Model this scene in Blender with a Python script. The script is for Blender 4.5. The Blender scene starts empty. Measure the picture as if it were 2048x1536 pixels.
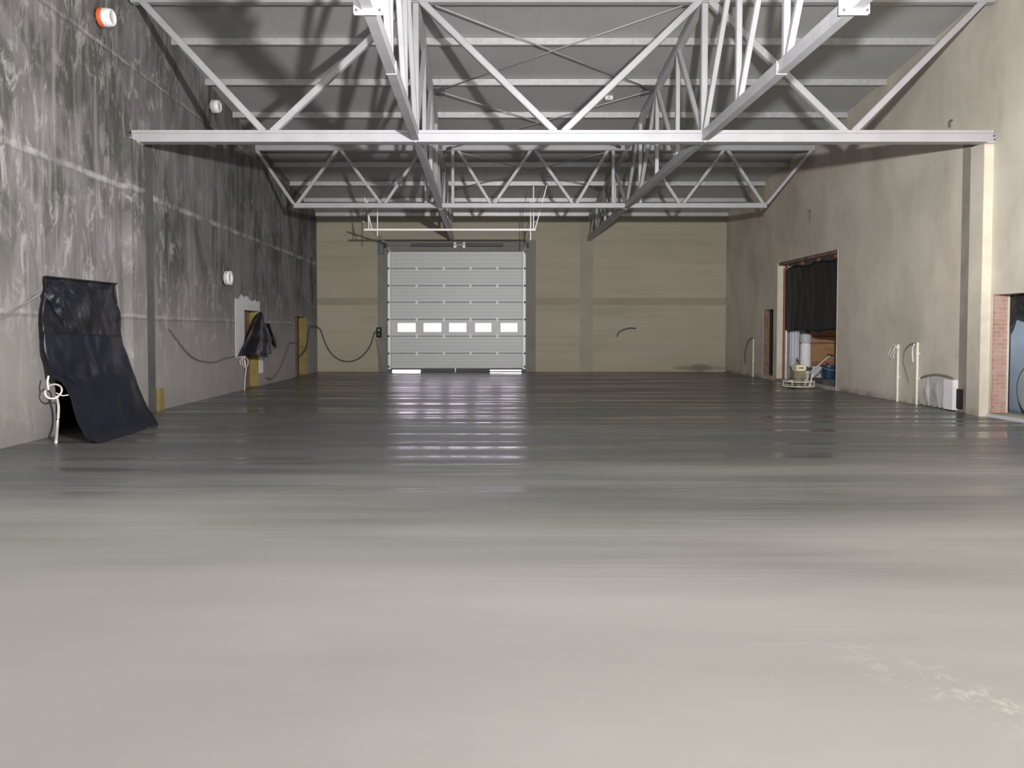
import bpy, bmesh, math, random
from mathutils import Vector, Matrix, noise
random.seed(7)
SC = bpy.context.scene
COL = SC.collection
PI = math.pi

# ------------------------------------------------------------------ camera
PITCH = math.radians(1.83); FPX = 1500.0; PX0, PY0 = 970.0, 710.0; EYE = 1.5
cam_d = bpy.data.cameras.new('camera'); cam = bpy.data.objects.new('camera', cam_d); COL.objects.link(cam)
cam.location = (0, 0, EYE); cam.rotation_euler = (PI/2 - PITCH, 0, 0)
cam_d.sensor_width = 36; cam_d.sensor_fit = 'HORIZONTAL'
cam_d.lens = FPX/2048*36
cam_d.shift_x = (1024 - PX0)/2048; cam_d.shift_y = -(768 - PY0)/2048
cam_d.clip_end = 200
SC.camera = cam
SC.view_settings.view_transform = 'Standard'; SC.view_settings.look = 'None'
SC.view_settings.gamma = 1; SC.view_settings.use_curve_mapping = False
SC.view_settings.exposure = 0.0
SC.cycles.max_bounces = 8; SC.cycles.diffuse_bounces = 4; SC.cycles.sample_clamp_indirect = 6
SC.cycles.caustics_reflective = False; SC.cycles.caustics_refractive = False

# ------------------------------------------------------------------ sky and lights
W = bpy.data.worlds.new('daylight'); SC.world = W; W.use_nodes = True
bg = W.node_tree.nodes['Background']; bg.inputs[0].default_value = (1.0, 0.88, 0.99, 1); bg.inputs[1].default_value = 13.0

def light(name, kind, loc, aim, energy, size, color=(1, 1, 1), **kw):
    d = bpy.data.lights.new(name, kind); o = bpy.data.objects.new(name, d); COL.objects.link(o)
    o.location = loc
    v = Vector(aim) - Vector(loc); o.rotation_euler = v.to_track_quat('-Z', 'Y').to_euler()
    d.energy = energy; d.color = color
    if kind == 'AREA':
        d.shape = 'RECTANGLE'; d.size, d.size_y = size
    else:
        d.shadow_soft_size = size
    for k, v in kw.items(): setattr(d, k, v)
    return o
# the work light on its mast just right of and ahead of the photographer, throwing down the hall
wl = light('work_light', 'POINT', (1.5, 2.7, 3.15), (1.5, 2.7, 0.0), 7900, 0.10, (1.0, 0.99, 0.985))
wl.rotation_euler = (0, 0, 0)
# its flat beam: wide to the sides, weak towards the floor at its foot
wl.data.use_nodes = True; wnt = wl.data.node_tree
em = wnt.nodes['Emission']; tcn = wnt.nodes.new('ShaderNodeTexCoord'); sx = wnt.nodes.new('ShaderNodeSeparateXYZ'); mr = wnt.nodes.new('ShaderNodeMapRange'); cr = wnt.nodes.new('ShaderNodeValToRGB')
wnt.links.new(tcn.outputs['Normal'], sx.inputs[0]); wnt.links.new(sx.outputs[2], mr.inputs[0]); mr.inputs[1].default_value = -1; mr.inputs[2].default_value = 1
wnt.links.new(mr.outputs[0], cr.inputs[0]); wnt.links.new(cr.outputs[0], em.inputs['Strength'])
BEAM = [(-1.0, 0.018), (-0.82, 0.023), (-0.62, 0.040), (-0.46, 0.10), (-0.276, 0.40), (-0.15, 0.8), (-0.05, 1.0), (0.12, 0.95), (0.35, 0.65), (1.0, 0.3)]
while len(cr.color_ramp.elements) < len(BEAM): cr.color_ramp.elements.new(0.5)
for e_, (z_, v_) in zip(cr.color_ramp.elements, BEAM): e_.position = (z_ + 1)/2; e_.color = (v_, v_, v_, 1)
# added fill lamp, unseen in the rear opening, brightening the hall from behind
light('rear_fill', 'AREA', (0.6, -7.95, 1.15), (0.8, 27, 3.0), 420, (2.3, 2.3), (0.97, 0.98, 1.0))

# ------------------------------------------------------------------ pixel to place
cp, sp = math.cos(PITCH), math.sin(PITCH)
def ray(px, py):
    u = (px - PX0)/FPX; v = (PY0 - py)/FPX
    return Vector((u, cp + v*sp, -sp + v*cp))
def onX(px, py, X):
    d = ray(px, py); k = X/d.x; return Vector((X, k*d.y, EYE + k*d.z))
def onY(px, py, Y):
    d = ray(px, py); k = Y/d.y; return Vector((k*d.x, Y, EYE + k*d.z))
def onZ(px, py, z=0.0):
    d = ray(px, py); k = (z - EYE)/d.z; return Vector((k*d.x, k*d.y, z))

XL, XR, YB, YR = -6.17, 8.85, 27.6, -8.0
TW = 0.27
def roof(y): return 5.66 + 0.116*(YB - y)      # underside of the purlins
PH = 0.13                                       # purlin height

# ------------------------------------------------------------------ materials
def nmat(name):
    m = bpy.data.materials.new(name); m.use_nodes = True
    nt = m.node_tree; b = nt.nodes['Principled BSDF']
    return m, nt, b
def N(nt, t, **kw):
    n = nt.nodes.new(t)
    for k, v in kw.items():
        if k in n.inputs: n.inputs[k].default_value = v
        else: setattr(n, k, v)
    return n
def coords(nt, scale=(1, 1, 1), loc=(0, 0, 0), kind='Object'):
    tc = nt.nodes.new('ShaderNodeTexCoord'); mp = nt.nodes.new('ShaderNodeMapping')
    nt.links.new(tc.outputs[kind], mp.inputs[0]); mp.inputs['Scale'].default_value = scale; mp.inputs['Location'].default_value = loc
    return mp.outputs[0]
def noise_n(nt, vec, scale, detail=4, rough=0.55, dist=0.0):
    n = N(nt, 'ShaderNodeTexNoise'); nt.links.new(vec, n.inputs['Vector'])
    n.inputs['Scale'].default_value = scale; n.inputs['Detail'].default_value = detail
    n.inputs['Roughness'].default_value = rough; n.inputs['Distortion'].default_value = dist
    return n.outputs['Fac']
def ramp(nt, fac, stops):
    r = nt.nodes.new('ShaderNodeValToRGB'); nt.links.new(fac, r.inputs[0])
    e = r.color_ramp.elements
    while len(e) < len(stops): e.new(0.5)
    for k, (p, c) in enumerate(stops):
        e[k].position = p; e[k].color = (c if len(c) == 4 else (*c, 1)) if not isinstance(c, float) else (c, c, c, 1)
    return r.outputs[0]
def mix(nt, fac, a, b, mode='MIX'):
    m = nt.nodes.new('ShaderNodeMix'); m.data_type = 'RGBA'; m.blend_type = mode
    for v, i in ((fac, 0), (a, 6), (b, 7)):
        if hasattr(v, 'links'): nt.links.new(v, m.inputs[i])
        elif isinstance(v, (int, float)): m.inputs[i].default_value = v if i == 0 else (v, v, v, 1)
        else: m.inputs[i].default_value = (*v, 1) if len(v) == 3 else v
    return m.outputs[2]
def math_n(nt, op, a, b=None, c=None):
    m = nt.nodes.new('ShaderNodeMath'); m.operation = op
    for i, v in enumerate((a, b, c)):
        if v is None: continue
        if hasattr(v, 'links'): nt.links.new(v, m.inputs[i])
        else: m.inputs[i].default_value = v
    return m.outputs[0]
def bump(nt, b, height, strength=0.3, dist=0.02):
    n = nt.nodes.new('ShaderNodeBump'); nt.links.new(height, n.inputs['Height'])
    n.inputs['Strength'].default_value = strength; n.inputs['Distance'].default_value = dist
    nt.links.new(n.outputs[0], b.inputs['Normal'])
def sepxyz(nt, vec):
    s = nt.nodes.new('ShaderNodeSeparateXYZ'); nt.links.new(vec, s.inputs[0]); return s.outputs

def simple(name, col, rough=0.6, metal=0.0, var=0.08, scale=6.0, bmp=0.0, stretch=(1, 1, 1), spec=None):
    m, nt, b = nmat(name)
    v = coords(nt, stretch)
    f = noise_n(nt, v, scale, 4)
    lo = tuple(c*(1 - var) for c in col); hi = tuple(min(1, c*(1 + var)) for c in col)
    nt.links.new(ramp(nt, f, [(0.3, lo), (0.7, hi)]), b.inputs['Base Color'])
    b.inputs['Roughness'].default_value = rough; b.inputs['Metallic'].default_value = metal
    if spec is not None: b.inputs['Specular IOR Level'].default_value = spec
    if bmp: bump(nt, b, f, bmp, 0.01)
    return m

def joint_mask(nt, z, heights, warp, width):
    out = None
    for h in heights:
        d = math_n(nt, 'ABSOLUTE', math_n(nt, 'SUBTRACT', math_n(nt, 'ADD', z, warp), h))
        k = math_n(nt, 'SUBTRACT', 1.0, math_n(nt, 'DIVIDE', d, width)); k = math_n(nt, 'MAXIMUM', k, 0.0)
        out = k if out is None else math_n(nt, 'MAXIMUM', out, k)
    return out

def m_dark_render():
    m, nt, b = nmat('streaked_dark_cement')
    v = coords(nt); xyz = sepxyz(nt, v)
    big = noise_n(nt, coords(nt, (1, 1.25, 0.7)), 0.62, 8, 0.6, 0.5)
    base = ramp(nt, big, [(0.36, (0.060, 0.059, 0.051)), (0.46, (0.085, 0.082, 0.073)), (0.52, (0.140, 0.132, 0.131)), (0.66, (0.205, 0.193, 0.196))])
    # tall runs of lime down the wall
    st = noise_n(nt, coords(nt, (1, 3.2, 0.30)), 1.5, 7, 0.68, 0.7)
    c = mix(nt, math_n(nt, 'MULTIPLY', ramp(nt, st, [(0.50, 0.0), (0.66, 1.0)]), 0.48), base, (0.32, 0.305, 0.305))
    st2 = noise_n(nt, coords(nt, (1, 9.0, 0.25), (0, 4, 2)), 1.3, 5, 0.6, 0.3)
    c = mix(nt, math_n(nt, 'MULTIPLY', ramp(nt, st2, [(0.36, 1.0), (0.45, 0.0)]), 0.50), c, (0.085, 0.082, 0.078))
    # broken blooms
    pk = noise_n(nt, coords(nt, (1, 2.0, 0.9), (1, 1, 1)), 2.1, 10, 0.76, 0.6)
    zone = ramp(nt, noise_n(nt, coords(nt, (1, 1, 1), (9, 3, 4)), 0.5, 4), [(0.42, 0.0), (0.58, 1.0)])
    pkm = math_n(nt, 'MULTIPLY', ramp(nt, pk, [(0.52, 0.0), (0.60, 1.0)]), math_n(nt, 'ADD', math_n(nt, 'MULTIPLY', zone, 0.42), 0.10))
    c = mix(nt, pkm, c, (0.47, 0.455, 0.435))
    # lamp falloff up the wall put into the colour: paler low, darker high
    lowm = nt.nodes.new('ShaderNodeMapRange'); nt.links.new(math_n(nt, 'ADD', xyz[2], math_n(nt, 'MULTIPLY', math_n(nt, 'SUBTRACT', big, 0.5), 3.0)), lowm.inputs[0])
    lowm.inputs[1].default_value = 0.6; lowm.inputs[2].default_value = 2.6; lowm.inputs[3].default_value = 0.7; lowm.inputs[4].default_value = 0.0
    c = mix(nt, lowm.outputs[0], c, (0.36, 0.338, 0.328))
    # lift joints: thin, straight, partly washed out with lime
    w = math_n(nt, 'MULTIPLY', math_n(nt, 'SUBTRACT', noise_n(nt, v, 2.2, 7, 0.75), 0.5), 0.14)
    j = math_n(nt, 'MAXIMUM', joint_mask(nt, xyz[2], (3.95,), w, 0.075), math_n(nt, 'MULTIPLY', joint_mask(nt, xyz[2], (1.76, 6.12), w, 0.045), 0.45))
    jn = math_n(nt, 'MULTIPLY', math_n(nt, 'MINIMUM', math_n(nt, 'MULTIPLY', j, 1.6), 1.0), ramp(nt, noise_n(nt, v, 1.3, 6, 0.7), [(0.42, 0.04), (0.62, 0.75)]))
    c = mix(nt, jn, c, (0.50, 0.49, 0.47))
    sm = joint_mask(nt, xyz[2], (1.71, 3.90, 6.07), w, 0.03)
    c = mix(nt, math_n(nt, 'MULTIPLY', sm, 0.45), c, (0.06, 0.068, 0.065))
    fr = math_n(nt, 'FRACT', math_n(nt, 'DIVIDE', xyz[1], 1.55))
    vj = ramp(nt, fr, [(0.0, 1.0), (0.018, 0.0), (1.0, 0.0)])
    c = mix(nt, math_n(nt, 'MULTIPLY', vj, 0.30), c, (0.42, 0.41, 0.39))
    nt.links.new(c, b.inputs['Base Color']); b.inputs['Roughness'].default_value = 0.75
    bump(nt, b, math_n(nt, 'ADD', pk, noise_n(nt, v, 9, 6)), 0.25, 0.01)
    return m

def m_beige_render():
    m, nt, b = nmat('beige_cement_plaster')
    v = coords(nt)
    f = noise_n(nt, coords(nt, (1, 1, 0.7)), 0.8, 6, 0.62, 0.4)
    c = ramp(nt, f, [(0.30, (0.42, 0.378, 0.31)), (0.5, (0.545, 0.495, 0.415)), (0.70, (0.65, 0.59, 0.50))])
    st = ramp(nt, noise_n(nt, coords(nt, (1, 4, 0.6)), 2.2, 6, 0.6), [(0.45, (0, 0, 0)), (0.75, (1, 1, 1))])
    c = mix(nt, math_n(nt, 'MULTIPLY', st, 0.28), c, (0.66, 0.61, 0.54))
    g = ramp(nt, noise_n(nt, coords(nt, (1, 1, 1), (5, 2, 1)), 0.35, 3), [(0.45, (0, 0, 0)), (0.65, (1, 1, 1))])
    c = mix(nt, math_n(nt, 'MULTIPLY', g, 0.35), c, (0.45, 0.44, 0.37))
    xyz = sepxyz(nt, v)
    dirt = math_n(nt, 'MULTIPLY', math_n(nt, 'MAXIMUM', math_n(nt, 'SUBTRACT', 1.0, math_n(nt, 'DIVIDE', xyz[2], 0.16)), 0.0), ramp(nt, noise_n(nt, v, 1.5, 5), [(0.4, 0.0), (0.6, 0.9)]))
    c = mix(nt, dirt, c, (0.17, 0.155, 0.13))
    nt.links.new(c, b.inputs['Base Color']); b.inputs['Roughness'].default_value = 0.8
    bump(nt, b, noise_n(nt, v, 7, 6), 0.2, 0.008)
    return m

def m_back_wall():
    m, nt, b = nmat('olive_beige_block_plaster')
    v = coords(nt)
    f = noise_n(nt, coords(nt, (0.22, 1, 2.2)), 1.1, 5, 0.6, 0.3)
    c = ramp(nt, f, [(0.3, (0.33, 0.305, 0.225)), (0.5, (0.39, 0.36, 0.27)), (0.72, (0.45, 0.41, 0.315))])
    f2 = ramp(nt, noise_n(nt, coords(nt, (0.5, 1, 0.6), (2, 0, 5)), 0.5, 3), [(0.4, (0, 0, 0)), (0.65, (1, 1, 1))])
    c = mix(nt, math_n(nt, 'MULTIPLY', f2, 0.5), c, (0.46, 0.40, 0.33))
    xyz = sepxyz(nt, v)
    # the block courses read through the thin plaster
    cs = ramp(nt, math_n(nt, 'FRACT', math_n(nt, 'DIVIDE', xyz[2], 0.25)), [(0.0, 1.0), (0.10, 0.0), (0.9, 0.0), (1.0, 1.0)])
    c = mix(nt, math_n(nt, 'MULTIPLY', cs, 0.14), c, (0.22, 0.20, 0.15))
    ex = math_n(nt, 'DIVIDE', math_n(nt, 'ABSOLUTE', math_n(nt, 'SUBTRACT', xyz[0], 7.9)), 1.0); ez = math_n(nt, 'DIVIDE', math_n(nt, 'ABSOLUTE', math_n(nt, 'SUBTRACT', xyz[2], 0.14)), 0.16)
    dm = math_n(nt, 'MAXIMUM', math_n(nt, 'SUBTRACT', math_n(nt, 'ADD', 0.75, noise_n(nt, v, 3, 4)), math_n(nt, 'ADD', ex, ez)), 0.0)
    c = mix(nt, math_n(nt, 'MINIMUM', dm, 0.75), c, (0.12, 0.11, 0.09))
    nt.links.new(c, b.inputs['Base Color']); b.inputs['Roughness'].default_value = 0.8
    bump(nt, b, cs, 0.15, 0.006)
    return m

def m_floor():
    m, nt, b = nmat('freshly_floated_concrete')
    v = coords(nt)
    # trowel passes run across the hall
    f = noise_n(nt, coords(nt, (0.22, 1.0, 1), (1, 3, 0)), 0.8, 6, 0.6, 0.5)
    dry = ramp(nt, f, [(0.28, (0.42, 0.415, 0.395)), (0.5, (0.47, 0.465, 0.445)), (0.72, (0.525, 0.52, 0.50))])
    wet = ramp(nt, f, [(0.28, (0.092, 0.094, 0.096)), (0.5, (0.125, 0.127, 0.128)), (0.72, (0.165, 0.166, 0.166))])
    xyz = sepxyz(nt, v)
    # the pour is still damp from the middle of the hall on; the boundary follows the passes
    wob = math_n(nt, 'MULTIPLY', math_n(nt, 'SUBTRACT', noise_n(nt, coords(nt, (0.28, 0.9, 1), (8, 1, 0)), 0.55, 3, 0.5, 0.6), 0.5), 6.0)
    wob = math_n(nt, 'ADD', wob, math_n(nt, 'MULTIPLY', math_n(nt, 'SUBTRACT', noise_n(nt, coords(nt, (0.10, 0.9, 1), (2, 5, 0)), 1.6, 3, 0.5, 0.3), 0.5), 3.5))
    yy = math_n(nt, 'ADD', xyz[1], wob)
    w = nt.nodes.new('ShaderNodeMapRange'); w.interpolation_type = 'SMOOTHSTEP'
    nt.links.new(yy, w.inputs[0]); w.inputs[1].default_value = 2.4; w.inputs[2].default_value = 10.0
    c = mix(nt, w.outputs[0], dry, wet)
    sp_ = ramp(nt, noise_n(nt, coords(nt, (1, 1.3, 1)), 22, 2), [(0.735, (0, 0, 0)), (0.755, (1, 1, 1))])
    c = mix(nt, math_n(nt, 'MULTIPLY', sp_, 0.5), c, (0.62, 0.61, 0.58))
    # chalky scuffs left by the float near the right foreground
    dx = math_n(nt, 'SUBTRACT', xyz[0], math_n(nt, 'ADD', 1.95, math_n(nt, 'MULTIPLY', math_n(nt, 'SUBTRACT', 3.15, xyz[1]), 0.55)))
    zz = math_n(nt, 'SUBTRACT', 1.0, math_n(nt, 'MINIMUM', math_n(nt, 'DIVIDE', math_n(nt, 'ABSOLUTE', dx), 0.28), 1.0))
    yr_ = math_n(nt, 'SUBTRACT', 1.0, math_n(nt, 'MINIMUM', math_n(nt, 'DIVIDE', math_n(nt, 'ABSOLUTE', math_n(nt, 'SUBTRACT', xyz[1], 3.0)), 0.8), 1.0))
    sc_ = ramp(nt, noise_n(nt, coords(nt, (1, 1, 1), (4, 2, 0)), 9, 8, 0.8, 0.6), [(0.50, 0.0), (0.60, 1.0)])
    c = mix(nt, math_n(nt, 'MULTIPLY', math_n(nt, 'MULTIPLY', zz, yr_), math_n(nt, 'MULTIPLY', sc_, 0.9)), c, (0.66, 0.65, 0.62))
    nt.links.new(c, b.inputs['Base Color'])
    # thin ridges and slick passes left by the bull float, running across the hall
    n1 = noise_n(nt, coords(nt, (0.045, 1.0, 1), (0, 2, 0)), 1.5, 3, 0.55, 0.35)
    ridge = ramp(nt, math_n(nt, 'ABSOLUTE', math_n(nt, 'SUBTRACT', n1, 0.5)), [(0.0, 1.0), (0.018, 0.5), (0.05, 0.0)])
    n2 = noise_n(nt, coords(nt, (0.06, 1.0, 1), (5, 9, 0)), 2.6, 3, 0.55, 0.3)
    slick = ramp(nt, n2, [(0.40, 1.0), (0.50, 0.0)])
    r = mix(nt, slick, (0.40,)*3, (0.15,)*3)
    r = mix(nt, w.outputs[0], (0.6,)*3, r)
    nt.links.new(r, b.inputs['Roughness'])
    soft = noise_n(nt, coords(nt, (0.09, 1.0, 1), (3, 1, 0)), 2.4, 2, 0.5, 0.4)
    hh = math_n(nt, 'ADD', math_n(nt, 'MULTIPLY', ridge, 0.22), math_n(nt, 'ADD', soft, math_n(nt, 'MULTIPLY', n2, 0.4)))
    hh = math_n(nt, 'MULTIPLY', hh, math_n(nt, 'ADD', 0.12, math_n(nt, 'MULTIPLY', w.outputs[0], 0.88)))
    bump(nt, b, hh, 0.9, 0.022)
    return m

def m_deck():
    m, nt, b = nmat('grey_liner_sheet')
    v = coords(nt); xyz = sepxyz(nt, v)
    s = ramp(nt, math_n(nt, 'FRACT', math_n(nt, 'DIVIDE', xyz[0], 1.0)), [(0.0, 1.0), (0.012, 0.0), (1.0, 0.0)])
    f = noise_n(nt, v, 0.7, 3)
    c = ramp(nt, f, [(0.3, (0.40, 0.40, 0.40)), (0.7, (0.45, 0.448, 0.445))])
    c = mix(nt, math_n(nt, 'MULTIPLY', s, 0.5), c, (0.15, 0.15, 0.15))
    nt.links.new(c, b.inputs['Base Color']); b.inputs['Roughness'].default_value = 0.5
    return m

def m_plastic(name, col=(0.008, 0.009, 0.014), rough=0.13, st=1.0, stretch=(1, 1, 0.5)):
    m, nt, b = nmat(name)
    v = coords(nt, stretch)
    f = noise_n(nt, v, 4.5, 6, 0.65, 1.6)
    nt.links.new(ramp(nt, noise_n(nt, v, 2, 3), [(0.3, tuple(c*0.75 for c in col)), (0.7, tuple(c*1.3 for c in col))]), b.inputs['Base Color'])
    b.inputs['Roughness'].default_value = rough
    bump(nt, b, f, st, 0.03)
    return m

def m_brick():
    m, nt, b = nmat('red_brick_and_mortar')
    tc = coords(nt, (1, 1, 1))
    rot = nt.nodes.new('ShaderNodeMapping'); nt.links.new(tc, rot.inputs[0]); rot.inputs['Rotation'].default_value = (PI/2, 0, 0)
    br = nt.nodes.new('ShaderNodeTexBrick'); nt.links.new(rot.outputs[0], br.inputs[0])
    br.inputs['Color1'].default_value = (0.36, 0.19, 0.15, 1); br.inputs['Color2'].default_value = (0.50, 0.26, 0.20, 1)
    br.inputs['Mortar'].default_value = (0.44, 0.33, 0.28, 1); br.inputs['Scale'].default_value = 3.2
    br.inputs['Mortar Size'].default_value = 0.03; br.inputs['Row Height'].default_value = 0.22
    n = ramp(nt, noise_n(nt, tc, 6, 6, 0.7), [(0.45, (0, 0, 0)), (0.6, (1, 1, 1))])
    nt.links.new(mix(nt, math_n(nt, 'ADD', math_n(nt, 'MULTIPLY', n, 0.45), 0.15), br.outputs[0], (0.52, 0.40, 0.35)), b.inputs['Base Color'])
    b.inputs['Roughness'].default_value = 0.9
    bump(nt, b, br.outputs['Fac'], 0.5, -0.01)
    return m

def m_clear(name, tint=(0.95, 0.93, 1.0), alpha=0.15):
    m, nt, b = nmat(name)
    out = nt.nodes['Material Output']
    tr = nt.nodes.new('ShaderNodeBsdfTransparent'); tr.inputs[0].default_value = (*tint, 1)
    b.inputs['Base Color'].default_value = (0.8, 0.8, 0.85, 1); b.inputs['Roughness'].default_value = 0.08
    ms = nt.nodes.new('ShaderNodeMixShader'); ms.inputs[0].default_value = alpha
    nt.links.new(tr.outputs[0], ms.inputs[1]); nt.links.new(b.outputs[0], ms.inputs[2]); nt.links.new(ms.outputs[0], out.inputs[0])
    return m

M = dict(
    dark=m_dark_render(), beige=m_beige_render(), back=m_back_wall(), floor=m_floor(), deck=m_deck(), brick=m_brick(),
    steel=simple('light_grey_primed_steel', (0.42, 0.415, 0.435), 0.45, 0.15, 0.07, 3.0),
    steel2=simple('galvanised_steel', (0.56, 0.56, 0.57), 0.38, 0.35, 0.10, 8.0),
    rod=simple('bracing_rod_steel', (0.38, 0.38, 0.38), 0.5, 0.2),
    bolt=simple('dark_bolt_steel', (0.12, 0.12, 0.13), 0.5, 0.4),
    plate=simple('white_primer_plate', (0.80, 0.79, 0.82), 0.5, 0.0, 0.05),
    cream=simple('cream_edge_plaster', (0.66, 0.60, 0.49), 0.75, 0, 0.08, 4, 0.1),
    band=simple('darker_concrete_band', (0.32, 0.285, 0.215), 0.8, 0, 0.10, 1.2, 0.1, (0.4, 1, 1)),
    column=simple('grey_concrete_column', (0.355, 0.325, 0.255), 0.8, 0, 0.08, 1.5, 0.1),
    doorp=simple('light_grey_door_steel', (0.60, 0.62, 0.61), 0.45, 0, 0.02, 3),
    doorw=simple('white_door_steel', (0.95, 0.95, 0.95), 0.4, 0, 0.02, 3),
    seam=simple('grey_joint_rubber', (0.13, 0.14, 0.14), 0.7),
    doorg=simple('grey_door_seal', (0.10, 0.10, 0.10), 0.7),
    winframe=simple('pale_window_frame', (0.70, 0.68, 0.74), 0.5),
    clear=m_clear('clear_acrylic'), foil=m_clear('clear_foil', (0.90, 0.90, 0.90), 0.5),
    black=m_plastic('black_building_foil'), blackm=m_plastic('matt_black_foil', (0.009, 0.010, 0.012), 0.55, 0.25),
    blackflat=simple('dull_black', (0.012, 0.012, 0.012), 0.8),
    navy=m_plastic('dark_blue_sheet', (0.0085, 0.010, 0.019), 0.42, 0.25, (1, 1, 0.6)),
    yellow=simple('yellow_insulation_board', (0.26, 0.20, 0.065), 0.85, 0, 0.15, 5, 0.2),
    white=simple('white_plaster_patch', (0.62, 0.61, 0.63), 0.8, 0, 0.06, 5, 0.1),
    brown=simple('bare_brown_masonry', (0.22, 0.13, 0.10), 0.85, 0, 0.3, 6, 0.3),
    cable=simple('grey_cable', (0.09, 0.085, 0.08), 0.6),
    cableg=simple('dull_grey_cable', (0.17, 0.165, 0.16), 0.6),
    cablew=simple('white_cable', (0.78, 0.75, 0.68), 0.5),
    conduit=simple('ivory_plastic_conduit', (0.74, 0.71, 0.62), 0.5),
    lampw=simple('opal_white_cover', (0.85, 0.86, 0.86), 0.3, 0, 0.02),
    orange=simple('orange_ring_plastic', (0.80, 0.13, 0.04), 0.4),
    grey=simple('light_grey_plastic', (0.5, 0.5, 0.5), 0.5),
    ply=simple('orange_brown_plywood', (0.36, 0.20, 0.09), 0.6, 0, 0.2, 2, 0, (1, 1, 4)),
    redwood=simple('reddish_timber', (0.30, 0.12, 0.08), 0.7, 0, 0.2, 4),
    rust=simple('rusty_lintel', (0.20, 0.12, 0.10), 0.8, 0, 0.35, 5, 0.2),
    bluebucket=simple('dark_blue_plastic', (0.02, 0.05, 0.10), 0.4),
    bluewrap=simple('pale_blue_membrane', (0.36, 0.44, 0.54), 0.6, 0, 0.15, 2.0, 0.2),
    teal=simple('teal_grey_drum', (0.26, 0.32, 0.33), 0.45, 0, 0.08, 3),
    sheetw=simple('white_dust_sheet', (0.66, 0.66, 0.74), 0.6, 0, 0.08, 3),
    engine=simple('cream_engine_cover', (0.75, 0.70, 0.48), 0.5),
    olive=simple('muddy_olive_steel', (0.22, 0.20, 0.13), 0.6, 0, 0.2, 8),
    foam=simple('white_foam_board', (0.80, 0.79, 0.79), 0.7),
    inside=simple('unlit_room_plaster', (0.30, 0.28, 0.26), 0.85),
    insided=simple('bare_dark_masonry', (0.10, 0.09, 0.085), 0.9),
    ground=simple('outside_paving', (0.55, 0.55, 0.56), 0.9),
)

# ------------------------------------------------------------------ mesh helpers
def box(bm, a, b_):
    x0, y0, z0 = a; x1, y1, z1 = b_
    vs = [bm.verts.new(p) for p in ((x0,y0,z0),(x1,y0,z0),(x1,y1,z0),(x0,y1,z0),(x0,y0,z1),(x1,y0,z1),(x1,y1,z1),(x0,y1,z1))]
    for f in ((3,2,1,0),(4,5,6,7),(0,1,5,4),(1,2,6,5),(2,3,7,6),(3,0,4,7)): bm.faces.new([vs[i] for i in f])
def profile_bar(bm, p, q, prof, up=Vector((0, 0, 1))):
    """closed profile [(side, up)] swept straight from p to q"""
    p, q = Vector(p), Vector(q); d = (q - p).normalized()
    s = d.cross(up)
    if s.length < 1e-4: s = d.cross(Vector((0, 1, 0)))
    s.normalize(); u = s.cross(d).normalized()
    A = [bm.verts.new(p + s*a + u*b) for a, b in prof]; B = [bm.verts.new(q + s*a + u*b) for a, b in prof]
    n = len(prof)
    for i in range(n):
        j = (i + 1) % n; bm.faces.new([A[i], A[j], B[j], B[i]])
    bm.faces.new(A[::-1]); bm.faces.new(B)
def chamf(w, h, c=None):
    c = c or min(w, h)*0.12
    w, h = w/2, h/2
    return [(-w+c,-h),(w-c,-h),(w,-h+c),(w,h-c),(w-c,h),(-w+c,h),(-w,h-c),(-w,-h+c)]
def bar(bm, p, q, w, h=None, up=Vector((0, 0, 1))): profile_bar(bm, p, q, chamf(w, h or w), up)
def circ(r, n=10): return [(r*math.cos(2*PI*i/n), r*math.sin(2*PI*i/n)) for i in range(n)]
def rod(bm, p, q, r, n=8): profile_bar(bm, p, q, circ(r, n))
def smooth_path(pts, sub=8):
    pts = [Vector(p) for p in pts]
    if len(pts) < 3: return pts
    P = [pts[0]*2 - pts[1]] + pts + [pts[-1]*2 - pts[-2]]; out = []
    for i in range(1, len(P) - 2):
        a, b, c, d = P[i-1:i+3]
        for k in range(sub):
            t = k/sub
            out.append(0.5*((2*b) + (c - a)*t + (2*a - 5*b + 4*c - d)*t*t + (3*b - a - 3*c + d)*t**3))
    out.append(pts[-1]); return out
def tube(bm, pts, r, n=7, sub=8, smooth=True):
    path = smooth_path(pts, sub) if smooth else [Vector(p) for p in pts]
    rings = []; ref = Vector((0.13, 0.21, 0.97))
    for i, p in enumerate(path):
        d = (path[min(i+1, len(path)-1)] - path[max(i-1, 0)])
        d = d.normalized() if d.length > 1e-7 else Vector((0, 0, 1))
        s = d.cross(ref)
        if s.length < 0.05: s = d.cross(Vector((1, 0, 0)))
        s.normalize(); u = s.cross(d)
        rings.append([bm.verts.new(p + s*r*math.cos(2*PI*k/n) + u*r*math.sin(2*PI*k/n)) for k in range(n)])
    for A, B in zip(rings, rings[1:]):
        for k in range(n): bm.faces.new([A[k], A[(k+1) % n], B[(k+1) % n], B[k]])
    bm.faces.new(rings[0][::-1]); bm.faces.new(rings[-1])
def lathe(bm, prof, c=(0, 0, 0), axis='Z', n=32):
    """prof = [(radius, height)]; closed with caps"""
    c = Vector(c); rings = []
    for r, h in prof:
        ring = []
        for k in range(n):
            a = 2*PI*k/n; x, y = r*math.cos(a), r*math.sin(a)
            v = {'Z': (x, y, h), 'X': (h, x, y), 'Y': (x, h, y)}[axis]
            ring.append(bm.verts.new(c + Vector(v)))
        rings.append(ring)
    for A, B in zip(rings, rings[1:]):
        for k in range(n): bm.faces.new([A[k], A[(k+1) % n], B[(k+1) % n], B[k]])
    bm.faces.new(rings[0][::-1]); bm.faces.new(rings[-1])
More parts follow.
